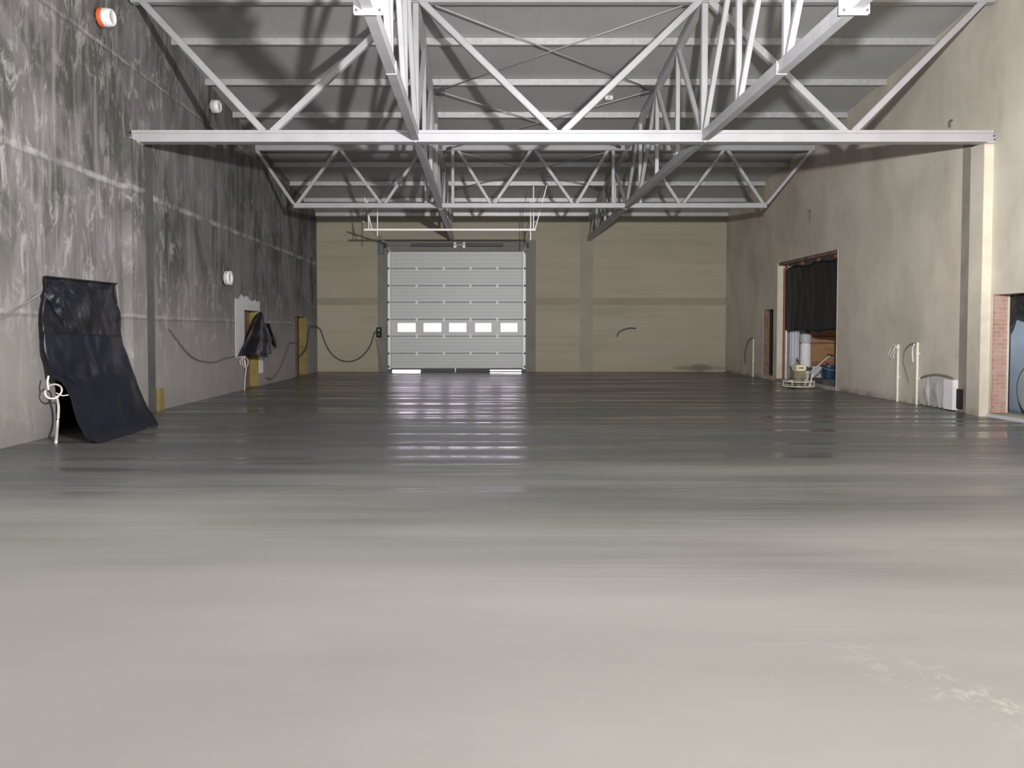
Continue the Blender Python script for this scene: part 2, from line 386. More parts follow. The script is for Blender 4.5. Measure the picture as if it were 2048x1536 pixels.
def grid_sheet(bm, fn, nu, nv):
    vs = [[bm.verts.new(fn(i/nu, j/nv)) for i in range(nu + 1)] for j in range(nv + 1)]
    for j in range(nv):
        for i in range(nu): bm.faces.new([vs[j][i], vs[j][i+1], vs[j+1][i+1], vs[j+1][i]])
def obj(name, bm, mat, parent=None, smooth=False, solid=0.0):
    bmesh.ops.recalc_face_normals(bm, faces=bm.faces)
    if parent is not None:                      # world coordinates in, local to the parent out
        T = parent
        loc = Vector((0, 0, 0))
        while T is not None: loc = loc + T.location; T = T.parent
        bmesh.ops.translate(bm, verts=bm.verts, vec=-loc)
    me = bpy.data.meshes.new(name); bm.to_mesh(me); bm.free()
    o = bpy.data.objects.new(name, me); COL.objects.link(o); me.materials.append(mat)
    if parent is not None: o.parent = parent
    if smooth:
        for p in me.polygons: p.use_smooth = True
    if solid:
        s = o.modifiers.new('thickness', 'SOLIDIFY'); s.thickness = solid; s.offset = 0
    return o
def tag(o, label, cat, group=None):
    o['label'] = label; o['category'] = cat
    if group: o['group'] = group
    return o
def thing(name, label, cat, loc, group=None):
    o = bpy.data.objects.new(name, None); COL.objects.link(o); o.location = loc; o.empty_display_size = 0.1
    return tag(o, label, cat, group)
def struct(name, bm, mat):
    o = obj(name, bm, mat); o['kind'] = 'structure'; return o
def B(): return bmesh.new()

# ------------------------------------------------------------------ the hall
def wall_bm(pos, s0, s1, zt, holes, depth, step=2.0):
    """wall face with rectangular holes; pos(s, z, d) -> point; zt(s) height of its top"""
    bm = B()
    ss = {s0, s1}; zs = {-0.2, 3.0}
    k = s0
    while k < s1: ss.add(round(k, 4)); k += step
    for a, b_, c, d in holes: ss |= {a, b_}; zs |= {c, d}
    ss = sorted(ss); zs = sorted(zs)
    def solid(sa, sb, za, zb):
        sm, zm = (sa+sb)/2, (za+zb)/2
        return not any(a < sm < b_ and c < zm < d for a, b_, c, d in holes)
    cache = {}
    def V(s, z, d):
        key = (s, z, d)
        if key not in cache:
            zz = zt(s) if z == 'top' else z
            cache[key] = bm.verts.new(pos(s, zz, d))
        return cache[key]
    zl = zs + ['top']
    for i in range(len(ss) - 1):
        for j in range(len(zl) - 1):
            a, b_ = ss[i], ss[i+1]; c, d = zl[j], zl[j+1]
            if d != 'top' and not solid(a, b_, c, d): continue
            for dd in (0, depth): bm.faces.new([V(a, c, dd), V(b_, c, dd), V(b_, d, dd), V(a, d, dd)])
    for e in [e for e in bm.edges if len(e.link_faces) == 1]:
        v1, v2 = e.verts
        k1 = [k for k, v in cache.items() if v is v1][0]; k2 = [k for k, v in cache.items() if v is v2][0]
        if k1[2] == 0 and k2[2] == 0:
            bm.faces.new([v1, v2, V(k2[0], k2[1], depth), V(k1[0], k1[1], depth)])
    return bm

HL = [(10.75, 12.45, -0.15, 2.12), (19.23, 20.45, -0.15, 2.03), (24.38, 25.95, -0.15, 1.98)]
HR = [(11.2, 13.11, 0.06, 2.13), (18.9, 22.77, 0.06, 3.55), (23.05, 23.87, 0.10, 2.17)]
DX0, DX1, DZ = -3.57, 1.50, 4.43
wall_top = lambda y: roof(y) + PH
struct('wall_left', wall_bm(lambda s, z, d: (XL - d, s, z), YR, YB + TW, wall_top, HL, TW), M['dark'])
struct('wall_right', wall_bm(lambda s, z, d: (XR + d, s, z), YR, YB + TW, wall_top, HR, TW), M['beige'])
struct('wall_back', wall_bm(lambda s, z, d: (s, YB + d, z), XL, XR, lambda s: roof(YB) + PH, [(DX0, DX1, -0.15, DZ)], TW), M['back'])
struct('wall_rear', wall_bm(lambda s, z, d: (s, YR - d, z), XL - TW, XR + TW, lambda s: roof(YR) + PH, [(-0.6, 1.8, -0.15, 2.4)], TW), M['beige'])  # its opening is added out of view to let fill light in
bm = B(); box(bm, (XL - TW, YR - TW, -0.2), (XR + TW, YB + TW, 0.0)); struct('floor', bm, M['floor'])
bm = B()
def deck_pt(x, y, dz): return (x, y, roof(y) + PH + dz)
x0, x1, y0, y1 = XL - TW, XR + TW, YR - TW, YB + TW
vs = [bm.verts.new(deck_pt(*p)) for p in ((x0,y0,0),(x1,y0,0),(x1,y1,0),(x0,y1,0),(x0,y0,.12),(x1,y0,.12),(x1,y1,.12),(x0,y1,.12))]
for f in ((3,2,1,0),(4,5,6,7),(0,1,5,4),(1,2,6,5),(2,3,7,6),(3,0,4,7)): bm.faces.new([vs[i] for i in f])
struct('ceiling', bm, M['deck'])
bm = B(); box(bm, (-30, YB + TW, -0.22), (30, YB + 40, -0.10)); box(bm, (-30, YR - 40, -0.22), (30, YR - TW, -0.10))
struct('ground', bm, M['ground'])

def lin_box(n, a, b_, mat): bm = B(); box(bm, a, b_); struct('trim_%d' % n, bm, mat)
# pilasters under the ends of the nearest truss
PP = 0.16
def pilaster(n, x, out, y0, y1, z1, mface, mnear):
    bm = B(); box(bm, (min(x, x+out), y0 + 0.004, 0), (max(x, x+out), y1, z1)); o = struct('trim_%d' % n, bm, mface)
    bm = B(); box(bm, (min(x, x+out*1.02), y0 - 0.02, 0), (max(x, x+out*1.02), y0 + 0.003, z1 - 0.03)); e = obj('plaster_edge', bm, mnear, o)
    return o
M['darkcol'] = simple('smooth_grey_column', (0.26, 0.25, 0.235), 0.75, 0, 0.12, 2.0, 0.1, (1, 1, 0.4))
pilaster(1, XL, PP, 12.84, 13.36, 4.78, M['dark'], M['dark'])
pilaster(2, XR, -PP, 13.17, 13.52, 4.78, M['beige'], M['cream'])
# flat strips coloured dark to stand for recesses just beyond the pilasters
lin_box(22, (XL, 13.37, 0.0), (XL + 0.012, 14.0, 4.98), simple('dark_grey_strip', (0.10, 0.098, 0.094), 0.85, 0, 0.2, 3))
lin_box(23, (XR - 0.012, 13.53, 0.0), (XR, 13.98, 4.98), simple('dark_brown_strip', (0.26, 0.235, 0.20), 0.85, 0, 0.15, 3))
# concrete band and column in the back wall, almost flush with the plaster
zb0, zb1 = onY(1200, 610, YB).z, onY(1200, 596, YB).z
cx0, cx1 = onY(1160, 600, YB).x, onY(1186, 600, YB).x
bm = B(); box(bm, (DX1 + 0.35, YB - 0.012, zb0), (cx0, YB, zb1)); struct('trim_3', bm, M['band'])
bm = B(); box(bm, (cx1, YB - 0.012, zb0), (XR, YB, zb1)); struct('trim_4', bm, M['band'])
bm = B(); box(bm, (XL, YB - 0.012, zb0), (DX0 - 0.35, YB, zb1)); struct('trim_5', bm, M['band'])
bm = B(); box(bm, (cx0, YB - 0.02, 0), (cx1, YB, roof(YB))); struct('trim_6', bm, M['column'])
# grey concrete frame round the big door
M['frame'] = simple('grey_door_surround', (0.235, 0.225, 0.205), 0.8, 0, 0.10, 1.5, 0.1)
bm = B()
box(bm, (DX0 - 0.36, YB - 0.03, 0), (DX0, YB, DZ + 0.40)); box(bm, (DX1, YB - 0.03, 0), (DX1 + 0.36, YB, DZ + 0.40))
box(bm, (DX0, YB - 0.03, DZ), (DX1, YB, DZ + 0.40)); struct('trim_7', bm, M['frame'])

# rooms behind the openings
def room(n, a, b_, openside, mat):
    x0, y0, z0 = a; x1, y1, z1 = b_; t = 0.1; bm = B()
    box(bm, (x0 - t, y0 - t, z0 - t), (x1 + t, y1 + t, z0)); box(bm, (x0 - t, y0 - t, z1), (x1 + t, y1 + t, z1 + t))
    box(bm, (x0 - t, y0 - t, z0), (x1 + t, y0, z1)); box(bm, (x0 - t, y1, z0), (x1 + t, y1 + t, z1))
    if openside == 'R': box(bm, (x0 - t, y0, z0), (x0, y1, z1))
    else: box(bm, (x1, y0, z0), (x1 + t, y1, z1))
    struct('wall_side_room_%d' % n, bm, mat)
room(1, (XL - TW - 2, 10.2, -0.05), (XL - TW, 13.0, 2.5), 'R', M['insided'])
room(2, (XL - TW - 2, 18.6, -0.05), (XL - TW, 21.2, 2.5), 'R', M['insided'])
room(3, (XL - TW - 2, 23.9, -0.05), (XL - TW, 26.6, 2.5), 'R', M['insided'])
room(4, (XR + TW, 23.0, -0.05), (XR + TW + 1.5, 24.3, 2.5), 'L', M['insided'])
room(5, (XR + TW, 16.0, -0.02), (XR + TW + 5.2, 22.85, 3.8), 'L', M['inside'])
room(6, (XR + TW, 10.6, -0.02), (XR + TW + 3.0, 15.8, 2.7), 'L', M['inside'])
light('side_room_fill', 'POINT', (XR + 2.2, 19.5, 3.2), (XR + 3.2, 18.0, 0), 34, 0.15, (1.0, 0.97, 0.92))  # unseen lamp added to brighten the room behind the curtain
light('drum_room_fill', 'POINT', (XR + 1.6, 12.0, 2.4), (XR + 1.6, 12, 0), 90, 0.15, (0.92, 0.96, 1.0))  # unseen lamp added to brighten the membrane and drum

# lined reveals of the openings
def lining(name, bm, mat, n):
    return struct('trim_%d' % n, bm, mat)
lin_box(8, (XL - TW, 20.44, 0), (XL - 0.004, 20.448, 2.02), M['yellow'])
lin_box(9, (XL - TW, 25.93, 0), (XL - 0.004, 25.945, 1.97), M['yellow'])
lin_box(10, (XR + 0.004, 22.745, 0.06), (XR + TW, 22.765, 3.54), M['cream'])
lin_box(11, (XR + 0.01, 13.06, 0.07), (XR + TW - 0.03, 13.10, 2.12), M['brick'])
lin_box(12, (XR + TW - 0.03, 13.05, 0.07), (XR + TW, 13.10, 2.12), M['cream'])
lin_box(13, (XR + 0.01, 23.84, 0.11), (XR + 0.19, 23.865, 2.16), M['brown'])
lin_box(24, (XR + 0.19, 23.83, 0.11), (XR + TW, 23.865, 2.16), M['blackflat'])  # back of the jamb coloured black for the dark room beyond
lin_box(14, (XR - 0.006, 18.86, 0), (XR + 0.003, 18.895, 3.55), M['cream'])
lin_box(15, (XR - 0.05, 11.0, 0.0), (XR + TW, 13.25, 0.055), M['white'])

# ------------------------------------------------------------------ roof purlins
CH1, CH2 = -1.20, 3.80
Yn, Yf = 13.17, 20.3
nodes2 = [Yn + k*(Yf - Yn)/4 for k in range(5)]
nodes3 = [Yf + k*(YB - 0.16 - Yf)/4 for k in range(1, 5)]
nodes1 = [Yn - k*1.79 for k in range(1, 6)]
purlin_y = [nodes1[0]] + nodes2 + nodes3
plabels = ['steel roof purlin just this side of the nearest cross truss', 'steel roof purlin directly over the nearest cross truss',
    'topmost roof purlin in view, first behind the nearest cross truss', 'second roof purlin behind the nearest cross truss, far ends of first braces',
    'third roof purlin behind the nearest cross truss, lowest seen above its chord',
    'roof purlin lying directly on the far cross truss', 'roof purlin first behind the far cross truss', 'roof purlin second behind the far cross truss',
    'roof purlin third behind the far cross truss, just above its bottom chord', 'roof purlin tight against the back wall, below the far truss chord']
c_prof = [(-0.035, -0.065), (0.035, -0.065), (0.035, -0.045), (0.027, -0.045), (0.027, -0.057), (-0.027, -0.057), (-0.027, 0.057), (0.027, 0.057), (0.027, 0.045), (0.035, 0.045), (0.035, 0.065), (-0.035, 0.065)]
first = None
for y, lab in zip(purlin_y, plabels):
    if first is None:
        bm = B(); profile_bar(bm, (XL + 0.006, 0, 0), (XR - 0.006, 0, 0), [(-a, b) for a, b in c_prof])
        first = o = obj('roof_purlin', bm, M['steel2'])
    else:
        o = first.copy(); COL.objects.link(o)
    o.location = (0, y, roof(y) + 0.063)
    tag(o, lab, 'purlin', 'roof purlins')

# ------------------------------------------------------------------ trusses
def piece(name, parent, mat, p, q, w, h=None):
    bm = B(); bar(bm, p, q, w, h); return obj(name, bm, mat, parent)
ZB = 4.87                                        # centre of the cross trusses' bottom chords
def splice(parent, c, wx, hz, axis='Y', t=0.024):
    """bolted end plates across a chord"""
    c = Vector(c); bm = B()
    if axis == 'Y':
        box(bm, (c.x - wx/2, c.y - t, c.z - hz/2), (c.x + wx/2, c.y + t, c.z + hz/2))
    else:
        box(bm, (c.x - t, c.y - wx/2, c.z - hz/2), (c.x + t, c.y + wx/2, c.z + hz/2))
    pl = obj('splice_plate', bm, M['plate'], parent)
    if axis == 'Y':
        for sx in (-1, 1):
            for sz in (-1, 1):
                bm = B(); lathe(bm, [(0.016, -t - 0.016), (0.016, t + 0.016)], (c.x + sx*(wx/2 - 0.03), c.y, c.z + sz*(hz/2 - 0.03)), 'Y', 6)
                obj('bolt', bm, M['bolt'], pl)
    return pl

# nearest cross truss
zt_n = roof(Yn) - 0.09
t = thing('roof_truss', 'nearest cross truss, thick pale steel chord spanning wall to wall on both pilasters', 'truss', (1.3, Yn, ZB), 'cross trusses')
bm = B()                                         # built-up chord: two flanges and a recessed web line
hb, wb = 0.20, 0.20
for xa, xb in ((XL + 0.06, CH1 - 0.02), (CH1 + 0.02, CH2 - 0.02), (CH2 + 0.02, XR - 0.06)):
    profile_bar(bm, (xa, Yn, ZB), (xb, Yn, ZB), [(-wb/2, -hb/2), (wb/2, -hb/2), (wb/2, -hb*0.24), (wb/2 - 0.018, -hb*0.22), (wb/2 - 0.018, hb*0.22), (wb/2, hb*0.24), (wb/2, hb/2), (-wb/2, hb/2), (-wb/2, hb*0.24), (-wb/2 + 0.018, hb*0.22), (-wb/2 + 0.018, -hb*0.22), (-wb/2, -hb*0.24)])
for x in (CH1, CH2): box(bm, (x - 0.018, Yn - wb/2 - 0.012, ZB - hb/2 - 0.012), (x + 0.018, Yn + wb/2 + 0.012, ZB + hb/2 + 0.012))
obj('bottom_chord', bm, M['steel'], t)
piece('top_chord', t, M['steel'], (XL + 0.06, Yn, zt_n), (XR - 0.06, Yn, zt_n), 0.16)
tops = [XL + 0.14, CH1, CH2, XR - 0.14]; bots = [-3.77, 1.29, 6.33]
for k in range(3):
    b0 = Vector((bots[k], Yn, ZB + 0.09))
    for s in (0, 1):
        T = Vector((tops[k+s] + (0.10 if s == 0 else -0.10), Yn, zt_n - 0.05)); d = (T - b0).normalized()
        off = Vector((-0.07 if s == 0 else 0.07, 0, 0))
        piece('diagonal', t, M['steel'], b0 + off, T, 0.115)
for x in (CH1, CH2): pass
for s, x in ((1, XL), (-1, XR)):
    bm = B(); box(bm, (min(x + s*0.003, x + s*0.17), Yn - 0.10, ZB - 0.118), (max(x + s*0.003, x + s*0.17), Yn + 0.10, ZB - 0.10)); obj('bearing_plate', bm, M['steel2'], t)
    bm = B(); box(bm, (min(x + s*0.003, x + s*0.05), Yn - 0.05, ZB - 0.10), (max(x + s*0.003, x + s*0.05), Yn + 0.05, ZB + 0.04)); bp = obj('wall_bracket', bm, M['steel2'], t)
    for dz in (-0.05, 0.01):
        bm = B(); lathe(bm, [(0.016, -0.075), (0.016, -0.045)], (x + s*0.03, Yn, ZB + dz), 'Y', 6); obj('bolt', bm, M['bolt'], bp)

# far cross truss
ft = thing('roof_truss', 'far cross truss of thin W-pattern steel lattice before the rolling door', 'truss', (1.3, Yf, ZB), 'cross trusses')
S = 0.0184
zt_f = roof(Yf) - 0.10
bx = lambda bp: bp*S
piece('bottom_chord', ft, M['steel'], (bx(-279), Yf, ZB), (bx(411), Yf, ZB), 0.14)
piece('top_chord', ft, M['steel'], (XL + 0.02, Yf, zt_f), (XR - 0.02, Yf, zt_f), 0.15)
seq = [(-336, 't'), (-277, 'b'), (-213, 't'), (-149, 'b'), (-90, 't'), None, (-42, 't'), (11, 'b'), (70, 't'), (131, 'b'), (182, 't'), None, (230, 't'), (287, 'b'), (351, 't'), (409, 'b'), (479, 't')]
for a, b_ in zip(seq, seq[1:]):
    if a is None or b_ is None: continue
    P = [Vector((bx(q[0]), Yf, zt_f - 0.05 if q[1] == 't' else ZB + 0.05)) for q in (a, b_)]
    sg = 0.05
    P[0].x += sg; P[1].x -= sg
    piece('diagonal', ft, M['steel'], P[0], P[1], 0.085)
for q in (-86, -47, 187, 227):
    piece('post', ft, M['steel'], (bx(q), Yf, ZB + 0.05), (bx(q), Yf, zt_f - 0.05), 0.085)

# the two lengthwise trusses
def long_truss(cx, label):
    lt = thing('roof_truss', label, 'truss', (cx, 15, ZB), 'lengthwise trusses')
    zc = ZB
    y_near = nodes1[-1]
    segs = [(YB - 0.02, Yf + 0.10), (Yf - 0.10, Yn + 0.12), (Yn - 0.12, 7.86), (7.80, y_near - 0.3)]
    bm = B()
    for a, b_ in segs:
        profile_bar(bm, (cx, a, zc), (cx, b_, zc), [(-0.06, -0.08), (0.06, -0.08), (0.06, -0.045), (0.05, -0.04), (0.05, 0.04), (0.06, 0.045), (0.06, 0.08), (-0.06, 0.08), (-0.06, 0.045), (-0.05, 0.04), (-0.05, -0.04), (-0.06, -0.045)])
    obj('bottom_chord', bm, M['steel'], lt)
    bm = B()
    zt = lambda y: roof(y) - 0.09
    bar(bm, (cx, YB - 0.02, zt(YB - 0.02)), (cx, y_near - 0.3, zt(y_near - 0.3)), 0.13, 0.15)
    obj('top_chord', bm, M['steel'], lt)
    allY = sorted(set(nodes1 + nodes2 + nodes3))
    ox = 0.045
    for y in allY:
        if abs(y - Yf) < 0.1 or abs(y - YB) < 0.2: continue
        if abs(y - Yn) < 0.1: piece('post', lt, M['steel'], (cx, y, zc + 0.10), (cx, y, zt(y) - 0.09), 0.11)
        else: piece('post', lt, M['steel'], (cx, y, zc + 0.09), (cx, y, zt(y) - 0.07), 0.085)
    def dg(yb, yt):
        s = 0.09 if yt > yb else -0.09
        piece('diagonal', lt, M['steel'], (cx, yb + s, zc + 0.085), (cx, yt - s, zt(yt) - 0.07), 0.08)
    n1 = [Yn] + nodes1
    for a, b_ in zip(n1, n1[1:]): dg(a, b_)
    dg(nodes2[0], nodes2[1]); dg(nodes2[1], nodes2[2]); dg(nodes2[4], nodes2[3]); dg(nodes2[3], nodes2[2])
    n3 = [Yf] + nodes3
    dg(n3[0], n3[1]); dg(n3[1], n3[2]); dg(n3[4], n3[3]); dg(n3[3], n3[2])
    splice(lt, (cx, 7.83, zc + 0.02), 0.30, 0.26)
    splice(lt, (cx, 9.72, zc), 0.132, 0.172, t=0.006)
    return lt
ltl = long_truss(CH1, 'left lengthwise truss, grey chord running down the hall to the rolling door')
ltr = long_truss(CH2, 'right lengthwise truss, grey chord running down the hall beside the curtained opening')

# cross bracing rods in the roof between the lengthwise trusses
def brace(y0, y1, label, label2):
    for (xa, xb), lab in (((CH1 + 0.08, CH2 - 0.08), label), ((CH2 - 0.08, CH1 + 0.08), label2)):
        A = Vector((xa, y0, roof(y0) - 0.10)); C = Vector((xb, y1, roof(y1) - 0.10 - (0.05 if lab == label2 else 0)))
        r = thing('bracing_rod', lab, 'bracing', (A + C)/2, 'roof bracing rods')
        bm = B(); rod(bm, A, C, 0.014); obj('rod', bm, M['rod'], r, True)
        d = (C - A).normalized()
        for P, s in ((A, 1), (C, -1)):
            bm = B(); profile_bar(bm, P, P + d*s*0.28, [(-0.012, -0.04), (0.012, -0.04), (0.012, 0.04), (-0.012, 0.04)]); obj('end_bracket', bm, M['bolt'], r)
brace(nodes2[0], nodes2[2], 'roof bracing rod, nearest bay, running from left truss back to right truss', 'roof bracing rod, nearest bay, running from right truss back to left truss')
brace(nodes2[2], nodes2[4], 'roof bracing rod, middle bay, running from left truss back to right truss', 'roof bracing rod, middle bay, running from right truss back to left truss')
brace(nodes2[4], nodes3[1], 'roof bracing rod behind the far truss, from left truss back to right truss', 'roof bracing rod behind the far truss, from right truss back to left truss')

# ------------------------------------------------------------------ sectional door
dc = (DX0 + DX1)/2
dz0 = 0.13
sd = thing('sectional_door', 'large light grey sectional rolling door with five bright windows in back wall', 'door', (dc, YB - 0.08, 0))
joints = [onY(914, y, YB - 0.06).z for y in (503.5, 537.4, 571.7, 604.9, 639.2, 672.4, 706.7, 736.6)]
joints[-1] = dz0
px0, px1 = DX0 + 0.13, DX1 - 0.13
yf_, yb_ = YB - 0.10, YB - 0.06
win = [onY(p, 655, YB - 0.08).x for p in (796, 831, 848, 882, 899, 932, 951, 982, 1002, 1034)]
wz1, wz0 = onY(900, 646.5, YB - 0.08).z, onY(900, 663.5, YB - 0.08).z
hx = [onY(p, 600, YB - 0.08).x for p in (833.5, 887.7, 941, 994.5)]
for k in range(7):
    zt_, zb_ = joints[k] - 0.011, joints[k+1] + 0.011; sk = 0.0105
    bm = B()
    if k == 4:
        hs = [(win[2*i], win[2*i+1], wz0, wz1) for i in range(5)]
        xs = sorted({px0, px1, *win}); zs = [zb_, wz0, wz1, zt_]
        for i in range(len(xs) - 1):
            for j in range(3):
                xm, zm = (xs[i]+xs[i+1])/2, (zs[j]+zs[j+1])/2
                if any(a < xm < b_ and c < zm < d for a, b_, c, d in hs): continue
                box(bm, (xs[i], yf_, zs[j]), (xs[i+1], yb_, zs[j+1]))
        box(bm, (px0, yf_ + 0.022, zt_), (px1, yb_, zt_ + sk)); box(bm, (px0, yf_ + 0.022, zb_ - sk), (px1, yb_, zb_))
    else:                                        # ribbed face
        n = 5 if k else 4; h = (zt_ - zb_)/n
        prof = [(yf_ + 0.022, zb_), (yf_ + 0.022, zb_ - sk), (yb_, zb_ - sk), (yb_, zt_ + sk), (yf_ + 0.022, zt_ + sk), (yf_ + 0.022, zt_)]
        z = zt_
        for i in range(n):
            prof += [(yf_ + 0.0, z), (yf_ + 0.0, z - h + 0.022), (yf_ + 0.012, z - h + 0.016), (yf_ + 0.012, z - h + 0.003)]
            z -= h
        prof[-1] = (yf_ + 0.009, zb_)
        A = [bm.verts.new((px0, y, z)) for y, z in prof]; C = [bm.verts.new((px1, y, z)) for y, z in prof]
        m_ = len(prof)
        for i in range(m_): bm.faces.new([A[i], A[(i+1) % m_], C[(i+1) % m_], C[i]])
        bm.faces.new(A[::-1]); bm.faces.new(C)
    pn = obj('door_panel', bm, M['doorp'], sd)
    if k < 6:
        z = joints[k+1]; bm = B(); box(bm, (px0, yf_ + 0.006, z - 0.0108), (px1, yf_ + 0.0215, z + 0.0108)); obj('joint_seal', bm, M['seam'], pn)
        for x in hx:
            bm = B(); z = joints[k+1]
            box(bm, (x - 0.036, yf_ - 0.016, z - 0.058), (x + 0.036, yf_ - 0.002, z + 0.058)); lathe(bm, [(0.018, -0.04), (0.018, 0.04)], (x, yf_ - 0.018, z), 'X', 10)
            obj('hinge', bm, M['doorw'], pn)
    if k == 4:
        for i in range(5):
            bm = B(); a, b_ = win[2*i], win[2*i+1]; f = 0.035
            for q in (((a - f, wz0 - f), (b_ + f, wz0)), ((a - f, wz1), (b_ + f, wz1 + f)), ((a - f, wz0), (a, wz1)), ((b_, wz0), (b_ + f, wz1))):
                box(bm, (q[0][0], yf_ - 0.014, q[0][1]), (q[1][0], yf_ - 0.001, q[1][1]))
            wf = obj('window_frame', bm, M['winframe'], pn)
            bm = B(); box(bm, (a, yf_ + 0.015, wz0), (b_, yf_ + 0.022, wz1)); obj('pane', bm, M['clear'], wf)
# door side tracks, rollers, seal
for s, x in ((1, DX0), (-1, DX1)):
    bm = B(); xa, xb = sorted((x + s*0.015, x + s*0.12)); box(bm, (xa, YB - 0.155, 0.10), (xb, YB - 0.105, DZ + 0.0)); tr = obj('side_track', bm, M['doorw'], sd)
    bm = B(); xa, xb = sorted((x, x + s*0.16)); box(bm, (xa, YB - 0.056, 0.0), (xb, YB - 0.034, DZ)); obj('side_seal', bm, M['doorg'], sd)
    for z in joints[:-1] + [0.2]:
        bm = B(); lathe(bm, [(0.034, -0.03), (0.034, 0.03)], (x + s*0.05, YB - 0.18, z), 'X', 12); obj('roller', bm, M['bolt'], tr)
    # curved and horizontal track towards the camera, following the roof
    za = DZ - 0.02; pts = [(x + s*0.04, YB - 0.14, za - 0.1), (x + s*0.04, YB - 0.20, za + 0.14), (x + s*0.04, YB - 0.5, za + 0.22), (x + s*0.04, 21.85, za + 0.26)]
    bm = B(); tube(bm, pts, 0.028, 6); obj('ceiling_track', bm, M['steel2'], sd, True)
bm = B(); box(bm, (px0, YB - 0.095, 0.075), (px1, YB - 0.065, dz0 + 0.005))
xs_ = [onY(p, 740, YB - 0.08).x for p in (841, 905, 980)]
box(bm, (xs_[0], YB - 0.09, 0.0), (xs_[2], YB - 0.07, 0.08)); box(bm, (xs_[2], YB - 0.09, 0.0), (px1, YB - 0.07, 0.035)); obj('bottom_seal', bm, M['doorg'], sd)
bm = B(); box(bm, (DX0 + 0.02, YB - 0.05, joints[0] - 0.04), (DX1 - 0.02, YB - 0.032, DZ)); obj('top_seal', bm, M['doorg'], sd)
bm = B(); box(bm, (onY(911, 740, YB).x - 0.02, YB - 0.15, 0.0), (onY(911, 740, YB).x + 0.02, YB - 0.105, 0.16)); obj('lock_bolt', bm, M['doorw'], sd)
# torsion shaft above the door
zsft = onY(914, 490, YB - 0.2).z
bm = B(); rod(bm, (DX0 - 0.05, YB - 0.2, zsft), (DX1 + 0.05, YB - 0.2, zsft), 0.016); sh = obj('torsion_shaft', bm, M['steel2'], sd, True)
for a, b_ in ((822, 906), (932, 1006)):
    xa, xb = onY(a, 490, YB - 0.2).x, onY(b_, 490, YB - 0.2).x; bm = B(); n = 34; pts = []
    pr = []
    for i in range(n*2 + 1): pr.append((0.058 if i % 2 else 0.047, xa + (xb - xa)*i/(n*2)))
    lathe(bm, pr, (0, YB - 0.2, zsft), 'X', 14); obj('torsion_spring', bm, M['bolt'], sh, True)
for p in (910, 928):
    x = onY(p, 490, YB - 0.2).x; bm = B(); box(bm, (x - 0.05, YB - 0.27, zsft - 0.11), (x + 0.05, YB - 0.03, zsft - 0.02)); box(bm, (x - 0.035, YB - 0.26, zsft + 0.02), (x + 0.035, YB - 0.06, zsft + 0.10))
    obj('spring_bracket', bm, M['doorw'], sh)
for x in (DX0 - 0.06, DX1 + 0.06):
    bm = B(); lathe(bm, [(0.10, -0.03), (0.10, -0.02), (0.075, -0.018), (0.075, 0.018), (0.10, 0.02), (0.10, 0.03)], (x, YB - 0.2, zsft), 'X', 18); obj('cable_drum', bm, M['bolt'], sh)
# hanging rear crossbar of the tracks
Yc = 21.8
A, C = onY(728, 459.5, Yc), onY(1071, 459.5, Yc)
bm = B(); box(bm, (A.x, Yc - 0.02, A.z - 0.028), (C.x, Yc + 0.02, A.z + 0.028)); cb = obj('rear_crossbar', bm, M['doorw'], sd)
def hang(px, py, px2, py2, y=Yc, w=0.028):
    P, Q = onY(px, py, y), onY(px2, py2, y)
    bm = B(); bar(bm, P, Q, w, 0.012, Vector((0, 1, 0))); obj('hanger', bm, M['doorw'], cb)
hang(755, 472, 755, 405, Yc + 0.05); hang(738, 459, 735, 400); hang(744, 459, 729, 395)
hang(1061, 480, 1062, 398, Yc + 0.05); hang(1067, 459, 1067, 372); hang(1070, 459, 1094, 370)
# door operator chain and control
P = onY(758, 664, YB - 0.08)
cbx = thing('control_box', 'small black switch box on post left of the rolling door', 'control box', (P.x, YB - 0.05, P.z))
bm = B(); box(bm, (P.x - 0.09, YB - 0.12, P.z - 0.20), (P.x + 0.09, YB - 0.001, P.z + 0.17)); obj('box_body', bm, M['blackflat'], cbx)
bm = B(); box(bm, (P.x - 0.05, YB - 0.128, P.z + 0.02), (P.x + 0.05, YB - 0.12, P.z + 0.12)); obj('button_plate', bm, M['bolt'], cbx)
bm = B(); lathe(bm, [(0.022, -0.15), (0.022, -0.12)], (P.x, YB, P.z - 0.09), 'Y', 12); obj('button', bm, M['grey'], cbx)
bm = B(); tube(bm, [onY(752, 678, YB - 0.03), onY(757, 705, YB - 0.03), onY(764, 742, YB - 0.03)], 0.018, 6)
tag(obj('conduit', bm, M['cableg'], None, True), 'thin grey conduit slanting down from the black switch box to the floor', 'conduit')
bm = B(); Q = onY(763, 497, YB - 0.1); box(bm, (Q.x - 0.09, YB - 0.22, Q.z - 0.20), (Q.x + 0.09, YB - 0.032, Q.z + 0.16))
mt = obj('motor', bm, M['bolt'], sd)

